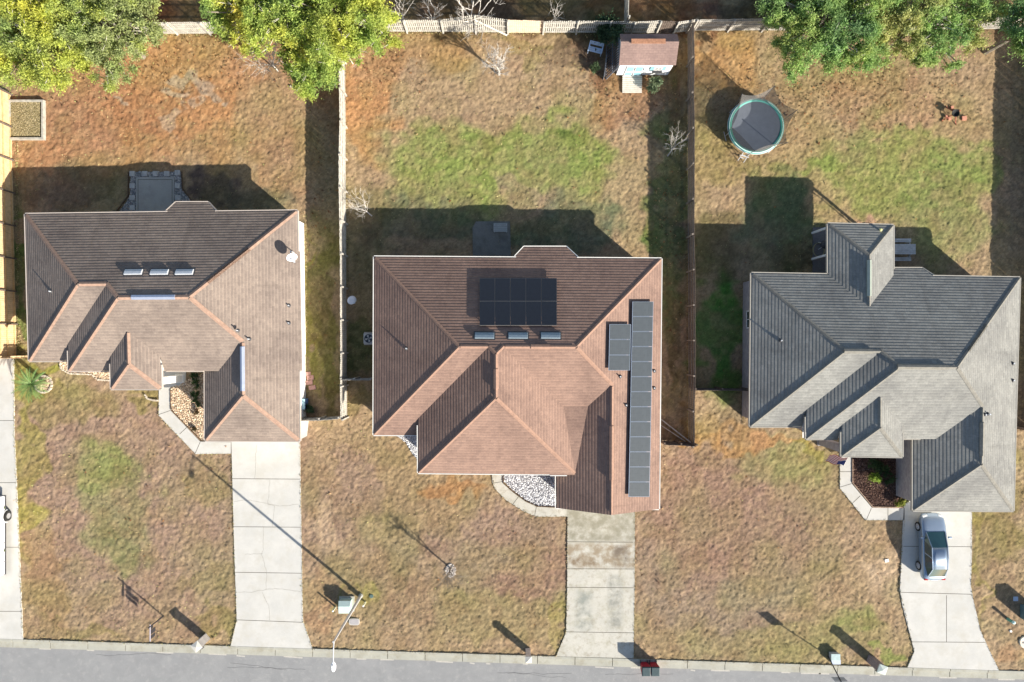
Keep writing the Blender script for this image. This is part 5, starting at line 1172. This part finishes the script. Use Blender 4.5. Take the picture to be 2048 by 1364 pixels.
# flag
def flag():
    p0 = P(1697, 912, 2.1); p1 = P(1693, 933, 2.75); t = thing('flag', p0, 'striped red and white flag with a blue canton on the porch column', 'flag'); a = P(1702, 905, 1.9); e = P(1687, 932, 2.9)
    b = MB(); b.tube([a, e], .016, 6); b.build('staff', white, t); red = mat('stripe_red', (.45, .03, .04), .8, .08, 4); wh = mat('stripe_white', (.8, .78, .76), .8, .04, 4); bl = mat('canton_blue', (.03, .05, .2), .8, .08, 4)
    b = MB(); n = 13; c0 = a.lerp(e, .98); c1 = a.lerp(e, .42); fly = Vector((-1.05, .18, -.55)); nu = 10
    def q(u, v):
        p = c0.lerp(c1, v)+fly*u; return p+Vector((0, .06*math.sin(u*9+v*2), .05*math.sin(u*7)))
    for i in range(nu):
        for j in range(n):
            u0, u1, v0, v1 = i/nu, (i+1)/nu, j/n, (j+1)/n; mi = 2 if (i < 4 and j < 7) else (0 if j % 2 == 0 else 1); b.add([q(u0, v0), q(u1, v0), q(u1, v1), q(u0, v1)], [(0, 1, 2, 3)], mi)
    b.build('cloth', [red, wh, bl], t)
flag()
# ------------------------------------------------------------------ sedan
def sedan():
    c = P(1864, 1093, .55); c.z = 0
    t = thing('sedan', (0, 0, 0), 'silver-blue four-door sedan parked nose-in on the right driveway', 'car')
    paint = mat('silver_paint', (.27, .34, .43), .32, .02, 2, metal=.6, spec=.6); gl = mat('car_glass', (.02, .06, .07), .05, .1, 2, spec=.9); tr = mat('black_rubber', (.02, .02, .02), .8, .1, 5); al = mat('alloy', (.5, .5, .52), .35, .05, 3, metal=.7)
    # body stations: y, half width at sill, half width at shoulder, z shoulder, half width of top, z top
    st = [(-2.38, .60, .66, .52, .50, .62), (-2.30, .74, .80, .66, .62, .80), (-2.05, .82, .88, .78, .70, .95), (-1.55, .86, .905, .84, .72, 1.00), (-1.0, .87, .915, .86, .74, .98), (0, .88, .92, .86, .76, .96), (.75, .87, .915, .84, .75, .95), (1.15, .87, .91, .82, .74, .93), (1.7, .84, .89, .76, .66, .84), (2.1, .78, .83, .66, .56, .74), (2.32, .66, .70, .56, .44, .62), (2.42, .50, .52, .46, .34, .50)]
    vs = []
    for (y, a, s, zs, tw, zt) in st: vs += [(-a*.9, y, .22), (-a, y, .3), (-s, y, .55 if zs > .6 else .4), (-s*.985, y, zs), (-tw, y, zt), (-tw*.45, y, zt+.02), (tw*.45, y, zt+.02), (tw, y, zt), (s*.985, y, zs), (s, y, .55 if zs > .6 else .4), (a, y, .3), (a*.9, y, .22)]
    n = 12; b = MB(); fs = [(i*n+k, i*n+(k+1) % n, (i+1)*n+(k+1) % n, (i+1)*n+k) for i in range(len(st)-1) for k in range(n)]+[tuple(range(n))[::-1], tuple((len(st)-1)*n+k for k in range(n))]
    b.add(vs, [f[::-1] for f in fs]); b.build('body', paint, t, smooth=True, sub=2)
    # greenhouse: roof and glass from one loft
    yb, yrb, yrf, yf = -2.02, -1.35, .2, 1.2; zb, zr = .965, 1.44
    def ring(y, z, w_): return [(-w_, y, z), (-w_*.5, y, z+.018), (0, y, z+.025), (w_*.5, y, z+.018), (w_, y, z)]
    r1, r2, rm, r3, r4 = ring(yb, zb, .60), ring(yrb, zr-.02, .53), ring((yrb+yrf)/2, zr+.01, .57), ring(yrf, zr-.02, .56), ring(yf, zb-.02, .68)
    b = MB(); b.add(r2+rm+r3, [(i, i+1, i+6, i+5) for i in range(4)]+[(i+5, i+6, i+11, i+10) for i in range(4)]); ro = b.build('roof', paint, t, smooth=True)
    so_ = ro.modifiers.new('solid', 'SOLIDIFY'); so_.thickness = .03
    b = MB(); b.add(r3+r4, [(i, i+1, i+6, i+5) for i in range(4)]); b.build('windscreen', gl, t, smooth=True)
    b = MB(); b.add(r1+r2, [(i, i+1, i+6, i+5) for i in range(4)]); b.build('rear_window', gl, t, smooth=True)
    for s in (-1, 1):
        lo = [(s*.62, yb+.05, zb-.02), (s*.80, -1.25, .93), (s*.81, -.3, .92), (s*.80, .55, .91), (s*.70, yf-.02, zb-.03)]; hi = [(s*.60, yb+.03, zb), (s*.53, yrb, zr-.02), (s*.57, (yrb+yrf)/2, zr+.01), (s*.56, yrf, zr-.02), (s*.68, yf, zb-.02)]
        b = MB(); b.add(lo+hi, [(i, i+1, i+6, i+5) for i in range(4)]); b.build('side_window', gl, t)
        b = MB()
        for i in range(4): b.bar(hi[i], hi[i+1], .05, .04)
        b.bar(lo[2], hi[2], .05, .05)
        for i in range(4): b.bar(lo[i], lo[i+1], .03, .03)
        b.build('window_frame', paint, t)
        b = MB(); b.box((s*1.0, .78, .98), (.24, .13, .14)); b.build('wing_mirror', paint, t, bevel=.03)
        b = MB(); b.box((s*.55, 2.2, .6), (.34, .22, .12), s*-.3); b.build('headlight', mat('lamp_clear', (.75, .75, .72), .15, .05, 3, spec=.8), t, bevel=.03)
        b = MB(); b.box((s*.62, -2.28, .72), (.26, .12, .16)); b.build('tail_light', mat('tail_red', (.4, .02, .02), .2, .05, 3), t, bevel=.02)
        for y in (-1.42, 1.42):
            w_ = MB(); w_.tube([(s*.70, y, .32), (s*.93, y, .32)], .32, 24); wo = w_.build('wheel', tr, t); r_ = MB(); r_.lathe((0, 0, 0), [(.001, .02), (.06, .03), (.07, .0), (.2, .015), (.215, .0)], 20)
            q = MB(); q.add([(s*(.932+v[2]), y+v[0], .32+v[1]) for v in r_.v], r_.f)
            q.build('rim', al, wo)
    b = MB(); b.box((0, 2.37, .42), (.8, .06, .16)); b.build('grille', darkm, t)
    b = MB(); b.box((0, -2.36, .66), (.5, .03, .14)); b.build('number_plate', white, t)
    b = MB(); b.bar((-.35, 1.13, .94), (.1, 1.02, .985), .02); b.bar((.15, 1.13, .94), (.55, 1.0, .985), .02); b.build('wiper', darkm, t)
    t.location = (c.x, c.y, .06); t.rotation_euler = (0, 0, R(1))
sedan()
# ------------------------------------------------------------------ trailer at the left edge
def trailer():
    e = P(20, 1066); t = thing('cargo_trailer', (e.x-1.0, e.y, 0), 'white cargo trailer on the far left driveway at the edge of the picture', 'trailer'); L = 5.7; w_ = 2.0; cx = e.x-w_/2; wh = mat('trailer_white', (.86, .86, .88), .5, .03, 2); c = Vector((cx, e.y, 0))
    b = MB(); b.box((cx, e.y, 1.45), (w_, L, 1.9)); b.build('body', wh, t, bevel=.06); b = MB(); b.box((cx, e.y, .45), (w_+.04, L+.05, .1)); b.build('chassis', darkm, t)
    for dy in (-1.9, -.55, 1.35): b = MB(); b.box((e.x+.008, e.y+dy, 1.45), (.02, .05, 1.86)); b.build('seam', mat('seam_grey', (.25, .25, .28), .6, .1, 3), t)
    for s in (0, 1):
        x = e.x+.05 if s else e.x-w_-.05
        b = MB(); b.tube([(x-.11, e.y+1.35, .36), (x+.11, e.y+1.35, .36)], .36, 24); wo = b.build('wheel', MATS['black_rubber'], t); b = MB(); b.tube([(x-.115, e.y+1.35, .36), (x+.118, e.y+1.35, .36)], .2, 16); b.build('rim', MATS['alloy'], wo)
        b = MB(); b.tube([(x, e.y+1.35+.45*math.cos(a), .36+.45*math.sin(a)) for a in [i*math.pi/8 for i in range(9)]], .045, 6); b.build('fender', MATS['galvanised'], t)
    for dy in (-1.1, 2.0): b = MB(); b.box((e.x+.05, e.y+dy, .62), (.1, .12, .06)); b.build('marker_light', mat('marker_dark', (.08, .1, .05), .5, .1, 3), t)
    b = MB(); b.bar((cx-.6, e.y+L/2, .45), (cx, e.y+L/2+1.1, .45), .08); b.bar((cx+.6, e.y+L/2, .45), (cx, e.y+L/2+1.1, .45), .08); b.build('drawbar', darkm, t)
trailer()

# ------------------------------------------------------------------ grass tufts and fallen leaves
def scatter(name, pts, size, cols, label, cat, tall, mname, seed):
    rg = np.random.default_rng(seed); p = np.array(pts); n = len(p); a = rg.uniform(0, 6.283, n); s = size*rg.uniform(.6, 1.4, n)
    d = np.stack([np.cos(a), np.sin(a), np.zeros(n)], 1)*s[:, None]*.5; lean = rg.normal(size=(n, 3))*s[:, None]*.5; lean[:, 2] = np.abs(lean[:, 2])*.4+s*tall
    v = np.stack([p-d, p+d, p+lean], 1).reshape(-1, 3); ca = np.array(cols)[rg.integers(0, len(cols), n)]*rg.uniform(.7, 1.3, n)[:, None]; c4 = np.ones((n, 3, 4)); c4[:, :, :3] = ca[:, None, :]
    me = bpy.data.meshes.new(name); me.vertices.add(3*n); me.vertices.foreach_set('co', v.astype('f').ravel()); me.loops.add(3*n); me.loops.foreach_set('vertex_index', np.arange(3*n, dtype='i')); me.polygons.add(n); me.polygons.foreach_set('loop_start', (np.arange(n)*3).astype('i')); me.polygons.foreach_set('loop_total', np.full(n, 3, 'i'))
    me.update(); at = me.attributes.new('Col', 'FLOAT_COLOR', 'POINT'); at.data.foreach_set('color', c4.astype('f').ravel()); me.materials.append(MATS[mname])
    o = bpy.data.objects.new(name, me); C.objects.link(o); return meta(o, label, cat, kind='stuff')
random.seed(77); pts = []
def along(path, per_m, wid, z=.03):
    for (x0, y0), (x1, y1) in zip(path[:-1], path[1:]):
        a, b_ = P(x0, y0), P(x1, y1)
        for _ in range(int((b_-a).length*per_m)):
            f = random.random(); q = a.lerp(b_, f); k = .5+.5*math.sin(f*(b_-a).length*3.1+x0); pts.append((q.x+random.gauss(0, wid)*(.4+k), q.y+random.gauss(0, wid)*(.4+k), z))
for pa in ([(28, 718), (30, 870), (36, 1010), (47, 1279)], [(463, 907), (469, 1100), (474, 1240), (461, 1294)], [(600, 882), (604, 1110), (606, 1240), (626, 1299)], [(1135, 1033), (1134, 1180), (1132, 1264), (1112, 1312)], [(1270, 1022), (1269, 1180), (1267, 1316)],
           [(1808, 1040), (1803, 1100), (1799, 1180), (1822, 1280), (1828, 1302), (1814, 1334)], [(1943, 1022), (1941, 1172), (1946, 1200), (1960, 1260), (1978, 1300), (1998, 1341)], [(318, 800), (318, 831), (392, 908), (463, 908)], [(984, 950), (990, 978), (1012, 1000), (1046, 1022), (1072, 1033), (1135, 1033)], [(1679, 930), (1679, 976), (1730, 1040), (1808, 1040)]):
    along(pa, 30, .03, .04)
along([(47, CURB(47)-.5), (461, CURB(461)-.5)], 25, .03); along([(626, CURB(626)-.5), (1112, CURB(1112)-.5)], 25, .03); along([(1268, CURB(1268)-.5), (1814, CURB(1814)-.5)], 25, .03)
for pa in ([(690, 70), (694, 834)], [(1376, 70), (1377, 886)], [(745, 66), (1230, 66)], [(295, 70), (520, 70)], [(1390, 62), (1540, 60)], [(34, 200), (38, 714)], [(612, 440), (614, 830)], [(1488, 560), (1486, 850)]): along(pa, 60, .10)
TU = [(.44, .36, .19), (.36, .33, .15), (.30, .32, .12), (.42, .33, .18), (.30, .22, .12)]
for _ in range(26000):
    x, y = random.uniform(30, 2048), random.uniform(60, 1330)
    if (50 < x < 600 and 420 < y < 885) or (745 < x < 1325 and 505 < y < 1020) or (1495 < x < 2040 and 540 < y < 1022) or (460 < x < 628 and y > 870) or (1108 < x < 1272 and y > 1000) or (1798 < x < 2000 and y > 1000) or (x < 50 and y > 700) or (318 < x < 465 and y < 910 and y > 770) or (984 < x < 1136 and 940 < y < 1034) or (1676 < x < 1810 and 900 < y < 1042) or y > CURB(x)-3 or (262 < x < 362 and 340 < y < 430): continue
    p = P(x, y); pts.append((p.x, p.y, .02))
scatter('grass_tufts', pts, .06, TU, 'ragged tufts of dry grass along the slab edges and fences', 'grass', .9, 'dry_lawn', 5)
pts2 = []
for (cx, cy, rx, ry, n) in ((330, 130, 260, 90, 900), (760, 120, 90, 90, 350), (1250, 150, 120, 80, 500), (1650, 190, 260, 80, 900), (1340, 400, 40, 350, 500), (640, 400, 30, 300, 300), (1000, 800, 900, 500, 700), (300, 1000, 200, 200, 120)):
    for _ in range(n):
        x, y = random.gauss(cx, rx*.6), random.gauss(cy, ry*.6)
        if (50 < x < 600 and 420 < y < 885) or (745 < x < 1325 and 505 < y < 1020) or (1495 < x < 2040 and 540 < y < 1022) or y > CURB(x) or y < 66 or (460 < x < 628 and y > 870) or (1108 < x < 1272 and y > 1000) or (1798 < x < 2000 and y > 1000): continue
        p = P(x, y); pts2.append((p.x, p.y, .07))
scatter('fallen_leaves', pts2, .13, [(.22, .10, .05), (.34, .17, .07), (.14, .08, .05), (.45, .3, .16)], 'scattered brown fallen leaves over the lawns', 'leaves', .15, 'leaves', 6)
